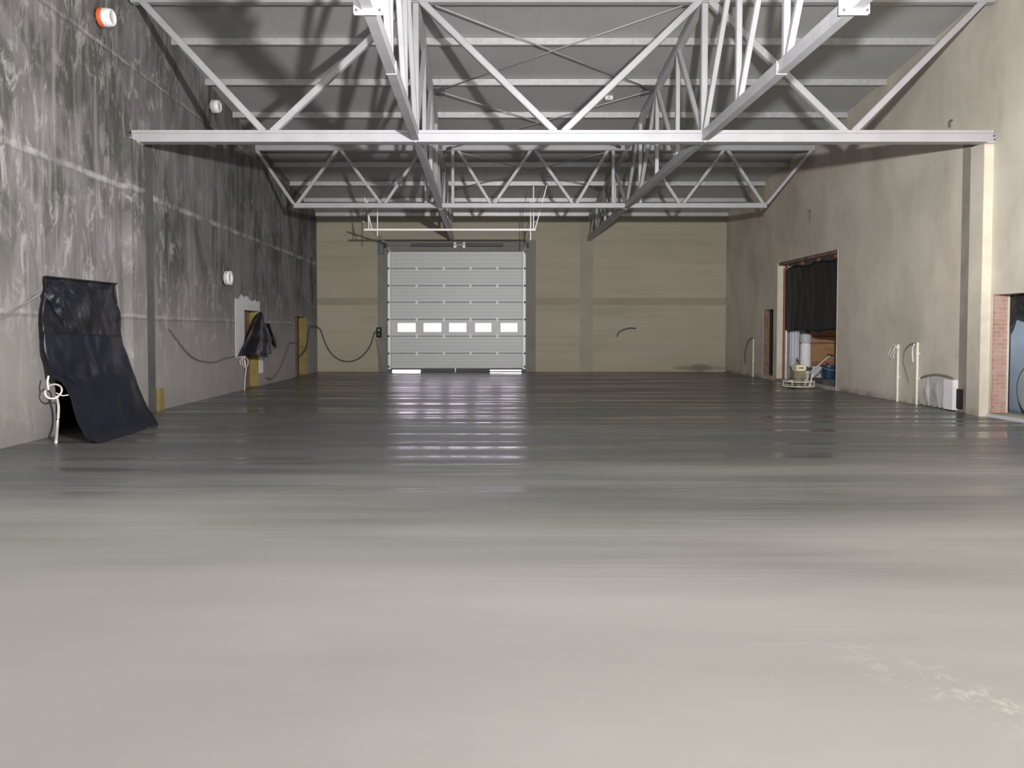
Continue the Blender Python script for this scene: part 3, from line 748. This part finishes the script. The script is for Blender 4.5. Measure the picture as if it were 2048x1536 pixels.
# ------------------------------------------------------------------ round bulkhead lamps on the left wall
def wall_lamp(px, py, label, mring, r=0.15, dep=0.22):
    P = onX(px, py, XL); P.x = XL
    o = thing('wall_lamp', label, 'lamp', (XL, P.y, P.z), 'round lamps on the left wall')
    bm = B(); box(bm, (XL + 0.002, P.y - 0.06, P.z - 0.06), (XL + 0.05, P.y + 0.06, P.z + 0.06)); obj('mounting_plate', bm, M['grey'], o)
    bm = B(); lathe(bm, [(r*0.92, 0.045), (r, 0.06), (r, 0.105), (r*0.95, 0.115)], P, 'X', 32); obj('lamp_ring', bm, mring, o, False)
    bm = B(); lathe(bm, [(r*0.95, 0.115), (r*0.97, 0.14), (r*0.95, 0.18), (r*0.86, dep - 0.005), (r*0.70, dep + 0.01), (r*0.68, dep - 0.004), (0.01, dep)], P, 'X', 32); obj('lamp_cover', bm, M['lampw'], o, True)
wall_lamp(194, 35, 'round white wall lamp with orange ring near top left', M['orange'], 0.15, 0.25)
wall_lamp(420, 213, 'round white wall lamp with grey ring, high up behind the orange-ringed one', M['grey'], 0.15, 0.22)
wall_lamp(447, 556, 'round white wall lamp low on the wall, above the whitewashed door patch', M['grey'], 0.17, 0.16)

# small detector under the roof
P = onY(1217, 258, 17.6)
o = thing('detector', 'small white detector box under the roof between the lengthwise trusses', 'detector', (P.x, P.y, P.z))
zr = roof(P.y) + PH
bm = B(); box(bm, (P.x - 0.09, P.y - 0.05, zr - 0.09), (P.x + 0.09, P.y + 0.05, zr - 0.001)); obj('detector_body', bm, M['plate'], o)
bm = B(); lathe(bm, [(0.03, -0.012), (0.03, 0.0)], (P.x, P.y - 0.052, zr - 0.045), 'Y', 12); obj('detector_lens', bm, M['grey'], o)

# ------------------------------------------------------------------ foil curtains on the left wall
def interp(tbl, v):
    for (a, A), (b_, Bv) in zip(tbl, tbl[1:]):
        if v <= b_: 
            k = (v - a)/(b_ - a); k = max(0, min(1, k)); return Vector(A).lerp(Vector(Bv), k)
    return Vector(tbl[-1][1])
# edges of the big sheet in the hall's own metres: (fraction from top, point)
def lw(px, py, off=0.03): return onX(px, py, XL + off)
Lf = [(0, lw(88, 553, .05)), (.12, lw(82, 592, .08)), (.28, lw(79, 645, .10)), (.45, lw(83, 705, .12)), (.58, lw(97, 752, .15)), (.66, lw(122, 764, .24)), (.76, lw(138, 800, .40)), (.88, lw(152, 846, .62)), (.95, lw(168, 876, .80)), (1, onZ(196, 886, .012))]
Rt = [(0, lw(232, 568, .05)), (.2, lw(238, 628, .08)), (.4, lw(247, 690, .14)), (.6, lw(268, 748, .30)), (.8, lw(292, 805, .62)), (1, onZ(316, 850, .012))]
def sheet(u, v):
    a, b_ = interp(Lf, v), interp(Rt, v); p = a.lerp(b_, u)
    amp = 0.035*(1 - 0.55*v)
    w = math.sin(u*17 + 2*v + 1.2*math.sin(v*5))*amp*(0.4 + abs(u - 0.5)*1.6)
    w += noise.noise(Vector((u*4.5, v*5.5, 3.1)))*0.085*(1 - v*0.6) + noise.noise(Vector((u*14, v*9, 8)))*0.022
    w += 0.10*math.sin(PI*u)*math.sin(PI*min(1, v*1.1))
    if v > 0.97: w *= (1 - v)/0.03
    if v < 0.04: w *= v/0.04
    p.x += max(w, -0.03) if v < 0.9 else w
    p.z = max(p.z, 0.010)
    return p
ds = thing('foil_curtain', 'black plastic foil draped over the nearest left doorway, hem spread onto the floor', 'curtain', (XL + 0.3, 11.3, 0))
bm = B(); grid_sheet(bm, lambda u, v: sheet(u, v*0.36), 56, 30); obj('glossy_top_sheet', bm, M['black'], ds, True, 0.004)['label'] = 'glossy wrinkled upper foil'
bm = B(); grid_sheet(bm, lambda u, v: sheet(u, 0.34 + v*0.66) + Vector((0.014, 0, 0)), 56, 52); obj('lower_sheet', bm, M['navy'], ds, True, 0.004)['label'] = 'matt dark blue lower sheet'
bm = B(); tube(bm, [sheet(u/10, 0.0) + Vector((0.012, 0, 0.004)) for u in range(11)], 0.013, 6); obj('batten', bm, M['blackflat'], ds, True)
# folded flap at its upper left corner
def flap(u, v):
    a = lw(90, 560, .06).lerp(lw(120, 566, .10), u); b_ = lw(80, 590, .08).lerp(lw(118, 650, .14), u)
    p = a.lerp(b_, v); p.x += 0.07*math.sin(PI*v)*math.sin(PI*u) + 0.06 + noise.noise(Vector((u*6, v*6, 1)))*0.03; return p
bm = B(); grid_sheet(bm, flap, 14, 14); obj('corner_flap', bm, M['black'], ds, True, 0.004)
# clear dust foil standing off beyond the black one
def cf(u, v):
    a = interp(Rt, v); b_ = a + Vector((-0.02 - 0.25*v, 0.10 + 0.32*v, 0)); p = a.lerp(b_, u); p.x = max(p.x, XL + 0.02); return p
bm = B(); grid_sheet(bm, cf, 6, 24); tag(obj('clear_foil', bm, M['foil'], None, True, 0.002), 'clear plastic strip along the far edge of the black draped doorway foil', 'foil')

# coil of white hose at the left edge of that doorway
def lw(px, py, off=0.03):
    p = onX(px, py, XL + off); return p
hs = B()
c0 = lw(107, 783, 0.28)
tube(hs, [lw(97, 752, 0.26), lw(95, 765, 0.27), lw(97, 780, 0.28)], 0.014)
pts = [c0 + Vector((0.078*math.cos(a) + 0.008*math.sin(3*a), 0.06*math.cos(a), 0.095*math.sin(a)*(1 + 0.10*math.sin(2*a)))) for a in [2*PI*k/20*1.0 for k in range(31)]]
tube(hs, pts, 0.013, 7, 3)
tube(hs, [lw(113, 792, 0.26), lw(117, 815, 0.22), lw(115, 850, 0.20), onZ(112, 886, 0.01)], 0.019)
tube(hs, [lw(112, 786, 0.30), lw(124, 791, 0.38), lw(137, 790, 0.45)], 0.008)
tag(obj('hose_coil', hs, M['cablew'], None, True), 'white hose coil hanging at the left edge of the nearest doorway', 'hose')

# cables on the left wall
def cable(name, pts, r, mat, label, cat='cable'):
    bm = B(); tube(bm, pts, r); return tag(obj(name, bm, mat, None, True), label, cat)
cable('cable', [lw(-40, 655), lw(0, 638), lw(25, 622), lw(52, 606), lw(82, 586, 0.10)], 0.016, M['cableg'], 'grey cable rising from the left picture edge to the black door foil')
cable('cable', [lw(338, 656), lw(352, 676), lw(368, 697), lw(385, 714), lw(405, 722), lw(430, 724), lw(452, 716), lw(470, 713)], 0.016, M['cableg'], 'grey cable sagging along the dark wall before the whitewashed door patch')
cable('cable', [lw(532, 755), lw(545, 757), lw(556, 745), lw(566, 725), lw(575, 700), lw(580, 686), lw(589, 686)], 0.022, M['cableg'], 'grey cable looping over the wall between the two far left doorways')
Pc = onX(632, 655, XL + 0.03); Pc.y = min(Pc.y, YB - 0.06)
cable('cable', [lw(600, 712), lw(608, 704), lw(614, 690), lw(617, 665), lw(620, 655), (XL + 0.03, YB - 0.8, 1.66), (XL + 0.05, YB - 0.10, 1.63), onY(642, 662, YB - 0.03), onY(650, 685, YB - 0.03), onY(662, 706, YB - 0.03), onY(678, 719, YB - 0.03), onY(696, 723, YB - 0.03), onY(716, 718, YB - 0.03), onY(732, 704, YB - 0.03), onY(742, 688, YB - 0.03), onY(748, 668, YB - 0.03), onY(753, 662, YB - 0.03)], 0.026, M['cable'], 'thick black cable hanging in a loop across the corner to the switch box')
cable('cable_stub', [onY(1234, 673, YB - 0.03), onY(1238, 665, YB - 0.08), onY(1248, 659, YB - 0.16), onY(1260, 656, YB - 0.12), onY(1272, 657, YB - 0.02)], 0.022, M['cable'], 'short bent black cable end sticking out of the back wall')

# yellow insulation block at the left pilaster foot
Y0 = 13.62
bm = B(); box(bm, (XL + 0.014, 14.02, 0.001), (XL + 0.07, 14.24, 0.42)); tag(obj('insulation_board', bm, M['yellow']), 'yellow insulation board offcut standing at foot of the left pilaster', 'insulation board')

# whitewashed surround of the second doorway
bm = B()
y0, y1 = onX(470, 650, XL).y, onX(518, 600, XL).y
zt0 = onX(488, 597, XL).z
outl = [(y0, onX(470, 716, XL).z), (y0, onX(471, 600, XL).z)]
n = 9
for i in range(n + 1):
    yy = y0 + (y1 - y0)*i/n; outl.append((yy + 0.03, onX(471, 599, XL).z + 0.10*random.random() + (0.08 if i in (2, 3, 4) else 0)))
outl += [(y1, onX(517, 625, XL).z + 0.0), (19.22 + 1.235, 2.04), (19.215, 2.04), (19.215, onX(490, 716, XL).z)]
A = [bm.verts.new((XL + 0.012, y, z)) for y, z in outl]; C = [bm.verts.new((XL + 0.001, y, z)) for y, z in outl]
bm.faces.new(A); bm.faces.new(C[::-1])
for i in range(len(A)): bm.faces.new([A[i], A[(i+1) % len(A)], C[(i+1) % len(A)], C[i]])
struct('trim_16', bm, M['white'])
lin_box(17, (XL + 0.001, 20.46, 0.35), (XL + 0.012, 20.80, 1.2), M['foam'])
lin_box(18, (XL - 0.12, 19.24, 0.0), (XL - 0.10, 19.95, 2.02), M['brown'])
lin_box(19, (XL - 0.16, 24.40, 0.0), (XL - 0.14, 25.3, 1.97), M['brown'])

# gathered black foil hanging from that doorway's corner
tp = onX(519, 624, XL + 0.06); 
by0, by1, bz = 19.30, 21.55, onX(515, 712, XL + 0.3).z
def bag(u, v):
    k = v**0.75
    yL = tp.y + (onX(491, 705, XL + 0.25).y - tp.y)*k; yR = tp.y + 0.08 + (0.85)*min(1, v*1.6)**0.8 - 0.25*max(0, v - 0.6)
    y = yL + (yR - yL)*u
    x = XL + 0.06 + 0.32*k*math.sin(PI*u) + 0.05*math.sin(u*22 + v*3)*(0.3 + 0.7*v) + 0.04*noise.noise(Vector((u*6, v*5, 2)))
    z = tp.z + (bz - tp.z)*v + 0.05*math.sin(u*9)*v
    return Vector((max(x, XL + 0.02), y, z))
bg_ = thing('foil_curtain', 'black foil gathered and hanging beside the whitewashed second doorway', 'curtain', (XL + 0.05, tp.y, tp.z))
bm = B(); grid_sheet(bm, bag, 40, 36); obj('gathered_foil', bm, M['black'], bg_, True, 0.005)
def torn(u, v):
    a = Vector((XL + 0.06, 20.95, 1.72)).lerp(Vector((XL + 0.05, 21.75 + 0.1*math.sin(u*20), 1.05)), v); a.y += (u - 0.5)*0.25*(1 - 0.3*v); a.z += 0.06*math.sin(u*15)*v; a.x += 0.04 + 0.04*math.sin(u*10 + v*6); return a
bm = B(); grid_sheet(bm, torn, 14, 16); obj('torn_tail', bm, M['black'], bg_, True, 0.005)

# bunch of white cables dangling below the patch
for pts, lab in (([(477, 716), (482, 722), (484, 730)], ''),):
    pass
bm = B()
for q in ([(488, 712), (480, 722), (482, 730)], [(488, 712), (484, 722), (487, 733)], [(489, 712), (489, 724), (490, 735)], [(490, 712), (496, 722), (494, 733), (490, 728)], [(488, 713), (492, 735), (490, 760), (489, 783)]):
    tube(bm, [lw(a, b_, 0.04 + 0.01*i) for i, (a, b_) in enumerate(q)], 0.011, 6)
tag(obj('cable_bundle', bm, M['cablew'], None, True), 'bunch of thin white cable ends dangling below the whitewashed door patch', 'cable')

# ------------------------------------------------------------------ right wall
def rw(px, py, off=0.03): return onX(px, py, XR - off)
def conduit(px, pt, pb, label, r=0.026, clips=1):
    T, Bt = rw(px, pt), rw(px, pb); y = T.y
    o = thing('conduit_pipe', label, 'pipe', (XR - 0.035, y, 0), 'conduit stubs on the right wall')
    bm = B(); tube(bm, [(XR - 0.035, y, 0.0), (XR - 0.035, y, T.z)], r, 10, 1, False); obj('pipe', bm, M['conduit'], o, False)
    for k in range(clips):
        z = T.z*(0.42 + 0.4*k); bm = B(); lathe(bm, [(r*1.3, -0.02), (r*1.3, 0.02)], (XR - 0.035, y, z), 'Z', 12); box(bm, (XR - 0.034, y - 0.03, z - 0.015), (XR - 0.001, y + 0.03, z + 0.015)); obj('clip', bm, M['conduit'], o)
conduit(1507, 676, 747, 'ivory conduit stub beside the small dark doorway far right', 0.022)
conduit(1797, 689, 797, 'ivory conduit pipe, left of the two beside the foil covered niche')
conduit(1836, 685, 803, 'ivory conduit pipe, right of the two and nearest the foil covered niche', clips=2)
cable('cable', [rw(1507, 676, .05), rw(1500, 678, .1), rw(1494, 690, .1), rw(1490, 708, .08), rw(1491, 728, .03)], 0.016, M['cable'], 'black cable bending out of the farthest conduit stub on the right wall')
cable('cable', [rw(1834, 686, .05), rw(1822, 688, .06), rw(1810, 700, .04), rw(1806, 722, .02), rw(1812, 744, .02), rw(1817, 765, .02)], 0.010, M['cableg'], 'thin grey cable curving down between the two ivory conduits')
cable('cable', [rw(1829, 687, .05), rw(1825, 700, .04), rw(1826, 725, .03)], 0.016, M['cablew'], 'short white cable end hanging just left of the right conduit')
bm = B()
for k, q in enumerate(([(1797, 700), (1789, 690), (1782, 697), (1776, 712)], [(1797, 702), (1790, 694), (1789, 704), (1786, 718)], [(1797, 700), (1791, 692), (1786, 702), (1780, 716)])):
    tube(bm, [rw(a, b_, 0.05 + 0.02*i) for i, (a, b_) in enumerate(q)], 0.008, 6)
tag(obj('cable_bundle', bm, M['cablew'], None, True), 'small tangle of pale wires beside the left ivory conduit', 'cable')

cable('cable_stub', [rw(1904, 240, .01), rw(1899, 244, .06), rw(1899, 254, .05)], 0.02, M['cable'], 'tiny hooked cable end high on the right wall above the pilaster')
cable('cable_stub', [rw(1618, 420, .01), rw(1620, 426, .05), rw(1619, 440, .01)], 0.015, M['cableg'], 'small cable loop on the right wall above the big curtained opening')
# foil covered niche with white foam strip
nb = rw(1850, 800, 0); y_a, y_b = rw(1908, 760, 0).y, rw(1845, 760, 0).y
zN = rw(1880, 752, 0).z
o = thing('niche_cover', 'low wall niche closed with crumpled translucent foil beside the right pilaster', 'cover', (XR, (y_a + y_b)/2, 0))
bm = B(); outl = []
for i in range(13):
    k = i/12; y = y_b + (y_a - y_b)*k; z = zN*(0.72 + 0.28*math.sin(PI*min(1, 0.15 + k*0.6))) ; outl.append((y, z))
A0 = [bm.verts.new((XR - 0.03 - 0.02*noise.noise(Vector((i, 0, 0))), y, z)) for i, (y, z) in enumerate(outl)]
A1 = [bm.verts.new((XR - 0.05, y + 0.02*math.sin(i*2), 0.01 + 0.03*(i % 2))) for i, (y, z) in enumerate(outl)]
Am = [bm.verts.new((XR - 0.04 - 0.05*random.random(), y, z*0.5)) for i, (y, z) in enumerate(outl)]
for i in range(12):
    bm.faces.new([A0[i], A0[i+1], Am[i+1], Am[i]]); bm.faces.new([Am[i], Am[i+1], A1[i+1], A1[i]])
M['foilw'] = m_plastic('cloudy_foil', (0.50, 0.49, 0.47), 0.3, 0.6)
obj('foil', bm, M['foilw'], o, False, 0.004)
bm = B(); tube(bm, [(XR - 0.02, y, z + 0.02) for y, z in outl], 0.028, 6); obj('broken_edge', bm, M['olive'], o, True)
bm = B(); box(bm, (XR - 0.10, y_a - 0.12, 0.02), (XR - 0.001, y_a + 0.16, zN*0.93)); obj('foam_strip', bm, M['foam'], o)
bm = B(); box(bm, (XR - 0.03, y_a - 0.30, 0.05), (XR - 0.001, y_a - 0.125, 0.42)); obj('dark_gap', bm, M['blackflat'], o)

# curtain in the big opening
ztc = 3.42
def curt(u, v):
    y = 18.93 + (22.70 - 18.93)*u; zt_ = ztc - 0.07*abs(math.sin(u*PI*2.5))**2
    z = zt_ + (1.50 + 0.025*math.sin(u*11) - zt_)*v
    x = XR + TW - 0.06 + 0.007*math.sin(u*60 + 3*math.sin(v*3)) + 0.03*noise.noise(Vector((u*8, v*3, 5)))
    return Vector((x, y, z))
ct = thing('foil_curtain', 'matt black foil curtain over the upper half of the big right opening', 'curtain', (XR + 0.2, 20.8, ztc))
bm = B(); grid_sheet(bm, curt, 90, 24); obj('foil_sheet', bm, M['blackm'], ct, True, 0.004)
bm = B(); bar(bm, (XR + TW - 0.08, 18.92, ztc + 0.06), (XR + TW - 0.08, 22.72, ztc + 0.06), 0.06, 0.05); obj('hanging_batten', bm, M['rust'], ct)
for k in range(4):
    y = 19.3 + k*1.05; bm = B(); box(bm, (XR + TW - 0.13, y - 0.08, ztc - 0.04), (XR + TW - 0.10, y + 0.08, ztc + 0.10)); obj('batten_clip', bm, M['redwood'], ct)
bm = B(); box(bm, (XR + 0.03, 18.91, 3.47), (XR + TW, 22.74, 3.545)); struct('trim_20', bm, M['rust'])
bm = B(); box(bm, (XR + 0.17, 22.66, 0.06), (XR + TW - 0.002, 22.74, 3.4)); struct('trim_21', bm, M['redwood'])

# things inside that room
RX = XR + TW
def rin(px, py, x): return onX(px, py, x)
o = thing('plywood_partition', 'orange-brown plywood partition in reddish timber frame, seen under the foil curtain', 'partition', (RX + 1.2, 22.7, 0))
yp = 22.72
X0, X1 = onY(1622, 700, yp).x, RX + 3.0
zz0, zz1, zz2 = onY(1640, 724, yp).z, onY(1640, 686, yp).z, onY(1640, 672, yp).z
bm = B(); box(bm, (X0, yp, zz0), (X1, yp + 0.04, 2.2)); obj('plywood_board', bm, M['ply'], o)
bm = B(); box(bm, (X0, yp - 0.05, zz1 - 0.012), (X1, yp - 0.002, zz1 + 0.012)); obj('rail', bm, M['bolt'], o)
bm = B(); box(bm, (X0, yp - 0.05, zz0 - 0.10), (X1, yp - 0.002, zz0 + 0.02)); obj('rail', bm, M['redwood'], o)
bm = B(); box(bm, (X0, yp - 0.05, zz2), (X1, yp - 0.002, zz2 + 0.10)); obj('rail', bm, M['redwood'], o)
bm = B(); box(bm, (X0 - 0.07, yp - 0.06, 0.0), (X0, yp + 0.04, 2.3)); obj('post', bm, M['redwood'], o)
bm = B(); box(bm, (X0 + 0.05, yp, 0.0), (X1, yp + 0.03, zz0 - 0.12)); obj('kick_board', bm, M['white'], o)
P = onY(1611, 700, 22.1)
o = thing('storage_tank', 'pale upright cylinder beside the plywood partition in the side room', 'tank', (P.x, 22.1, 0))
c3 = (P.x, 22.1, 0)
bm = B(); lathe(bm, [(0.12, 0.42), (0.15, 0.46), (0.15, 1.10), (0.12, 1.15)], c3, 'Z', 28); obj('tank_body', bm, M['foam'], o)
bm = B(); lathe(bm, [(0.19, 0.36), (0.19, 0.41)], c3, 'Z', 28); obj('stand_ring', bm, M['bolt'], o)
bm = B(); lathe(bm, [(0.11, 0.0), (0.11, 0.36)], c3, 'Z', 20); obj('tank_foot', bm, M['foam'], o)
bm = B(); lathe(bm, [(0.16, 1.16), (0.16, 1.40), (0.06, 1.44)], c3, 'Z', 20); obj('tank_lid', bm, M['grey'], o)
def ws(u, v):
    x = RX + 0.03 + 0.17*u; return Vector((x, 22.50 + 0.04*math.sin(u*19) - 0.25*u, 1.9 - 1.55*v*(0.9 + 0.1*math.sin(u*6))))
bm = B(); grid_sheet(bm, ws, 30, 14); tag(obj('dust_sheet', bm, M['sheetw'], None, True, 0.004), 'white sheet hanging in folds at far side of the big right opening', 'sheet')
bm = B(); box(bm, (XR + TW - 0.10, 22.50, 0.06), (XR + TW - 0.06, 22.56, 1.52)); tag(obj('upright_lath', bm, M['foam']), 'thin white upright lath just inside the far side of the big opening', 'lath')
P = onY(1658, 745, 21.0)
o = thing('bucket', 'dark blue bucket standing inside the big right opening', 'bucket', (P.x, 21.0, 0.0))
c3 = Vector((P.x, 21.0, 0))
bm = B(); lathe(bm, [(0.15, 0.17), (0.20, 0.50), (0.215, 0.50), (0.215, 0.54), (0.19, 0.54), (0.14, 0.19)], c3, 'Z', 26); obj('bucket_body', bm, M['bluebucket'], o)
bm = B(); tube(bm, [c3 + Vector(q) for q in ((-0.21, 0, 0.50), (-0.13, -0.16, 0.44), (0, -0.21, 0.41), (0.13, -0.16, 0.44), (0.21, 0, 0.50))], 0.006, 6); obj('bucket_handle', bm, M['grey'], o, True)
bm = B(); box(bm, (P.x - 0.35, 20.6, 0.001), (P.x + 0.6, 21.5, 0.165)); tag(obj('timber_pallet', bm, M['bolt']), 'low dark platform under the blue bucket', 'pallet')

# power trowel in front of the opening
pc = onZ(1597, 777); pc.z = 0
pc = Vector((8.30, 20.0, 0))
pc.x = onZ(1597, 777).x; pc.y = onZ(1597, 777).y
R = 0.40
pt = thing('power_trowel', 'walk-behind power trowel with cream engine cover in round guard ring', 'power trowel', pc)
bm = B()
for z in (0.07, 0.19): tube(bm, [pc + Vector((R*math.cos(2*PI*k/32), R*math.sin(2*PI*k/32), z)) for k in range(33)], 0.014, 6, 1, False)
for k in range(8):
    a = 2*PI*k/8; tube(bm, [pc + Vector((R*math.cos(a), R*math.sin(a), 0.07)), pc + Vector((R*math.cos(a), R*math.sin(a), 0.19))], 0.01, 6, 1, False)
for k in range(4):
    a = 2*PI*k/4 + 0.4; tube(bm, [pc + Vector((R*math.cos(a), R*math.sin(a), 0.19)), pc + Vector((0.08*math.cos(a), 0.08*math.sin(a), 0.22))], 0.012, 6, 1, False)
obj('guard_ring', bm, M['conduit'], pt, True)
for k in range(4):
    a = 2*PI*k/4; d = Vector((math.cos(a), math.sin(a), 0)); s = Vector((-d.y, d.x, 0)); bm = B()
    q = [pc + d*0.08 + s*0.0 + Vector((0, 0, 0.018)), pc + d*0.37 + Vector((0, 0, 0.018)), pc + d*0.37 + s*0.13 + Vector((0, 0, 0.04)), pc + d*0.08 + s*0.13 + Vector((0, 0, 0.04))]
    lo = [bm.verts.new(p) for p in q]; hi = [bm.verts.new(p + Vector((0, 0, 0.004))) for p in q]
    bm.faces.new(lo); bm.faces.new(hi[::-1])
    for i in range(4): bm.faces.new([lo[i], lo[(i+1) % 4], hi[(i+1) % 4], hi[i]])
    obj('blade', bm, M['olive'], pt)
bm = B(); lathe(bm, [(0.07, 0.03), (0.07, 0.16), (0.13, 0.18), (0.13, 0.26), (0.07, 0.28)], pc, 'Z', 20); obj('gearbox', bm, M['olive'], pt)
bm = B(); box(bm, (pc.x - 0.17, pc.y - 0.15, 0.27), (pc.x + 0.13, pc.y + 0.15, 0.46)); bmesh.ops.bevel(bm, geom=bm.edges[:], offset=0.03, segments=2); obj('engine_block', bm, M['olive'], pt)
bm = B(); box(bm, (pc.x - 0.13, pc.y - 0.17, 0.465), (pc.x + 0.12, pc.y + 0.12, 0.62)); bmesh.ops.bevel(bm, geom=bm.edges[:], offset=0.035, segments=2); ec = obj('engine_cover', bm, M['engine'], pt)
bm = B(); box(bm, (pc.x - 0.07, pc.y - 0.176, 0.53), (pc.x + 0.06, pc.y - 0.171, 0.56)); obj('vent_grille', bm, M['bolt'], ec)
bm = B(); lathe(bm, [(0.05, 0.46), (0.06, 0.48), (0.06, 0.55), (0.02, 0.58)], pc + Vector((0.19, 0.02, 0)), 'Z', 16); obj('fuel_cap', bm, M['bolt'], pt)
bm = B(); tube(bm, [pc + Vector((0.10, 0.05, 0.28)), pc + Vector((0.34, 0.10, 0.42)), pc + Vector((0.75, 0.22, 0.72)), pc + Vector((0.95, 0.28, 0.86))], 0.018, 8); hn = obj('handle_bar', bm, M['grey'], pt, True)
bm = B(); tube(bm, [pc + Vector((0.92, 0.06, 0.86)), pc + Vector((0.95, 0.28, 0.86)), pc + Vector((0.98, 0.50, 0.86))], 0.02, 8); obj('grip', bm, M['blackflat'], hn, True)
bm = B(); bar(bm, pc + Vector((0.18, -0.25, 0.06)), pc + Vector((0.30, -0.15, 0.42)), 0.03, 0.02); obj('lifting_strut', bm, M['foam'], pt)

# right edge doorway: black foil, pale blue membrane, round drum
def bf(u, v):
    y = 10.9 + (13.04 - 10.9)*u; low = 1.66 + 0.30*noise.noise(Vector((u*9, 2, 1))) + 0.13*math.sin(u*23)
    return Vector((RX - 0.015 + 0.02*math.sin(u*40) + 0.02*noise.noise(Vector((u*9, v*5, 3))), y, 2.14 + (low - 2.14)*v))
bm = B(); grid_sheet(bm, bf, 60, 16); tag(obj('foil_curtain', bm, M['blackm'], None, True, 0.004), 'torn black foil hanging in the doorway at the right picture edge', 'curtain')
def bw(u, v):
    y = 10.7 + (15.6 - 10.7)*u; return Vector((RX + 0.55 + 0.06*noise.noise(Vector((u*4, v*4, 3))) + 0.03*math.sin(u*14 + v*3), y, 2.3 - 2.28*v))
bm = B(); grid_sheet(bm, bw, 30, 24); tag(obj('membrane_sheet', bm, M['bluewrap'], None, True, 0.006), 'pale blue membrane sheet hanging behind the brick jamb at right edge', 'sheet')
dcn = onX(2085, 768, RX + 0.22)
o = thing('round_drum', 'round teal drum end just visible at the right picture edge', 'drum', (RX + 0.22, dcn.y, dcn.z))
rr = 0.48
bm = B(); lathe(bm, [(rr*0.9, 0.20), (rr, 0.17), (rr, -0.10), (rr*0.95, -0.16)], (RX + 0.30, dcn.y, rr + 0.02), 'X', 40); obj('drum_shell', bm, M['teal'], o, False)
bm = B(); lathe(bm, [(rr*1.02, -0.17), (rr*1.02, -0.13)], (RX + 0.30, dcn.y, rr + 0.02), 'X', 40); obj('rim', bm, M['bolt'], o, False)
bm = B(); lathe(bm, [(rr*0.93, -0.185), (rr*0.93, -0.17)], (RX + 0.30, dcn.y, rr + 0.02), 'X', 40); obj('drum_lid', bm, M['teal'], o, False)

bpy.context.view_layer.update()
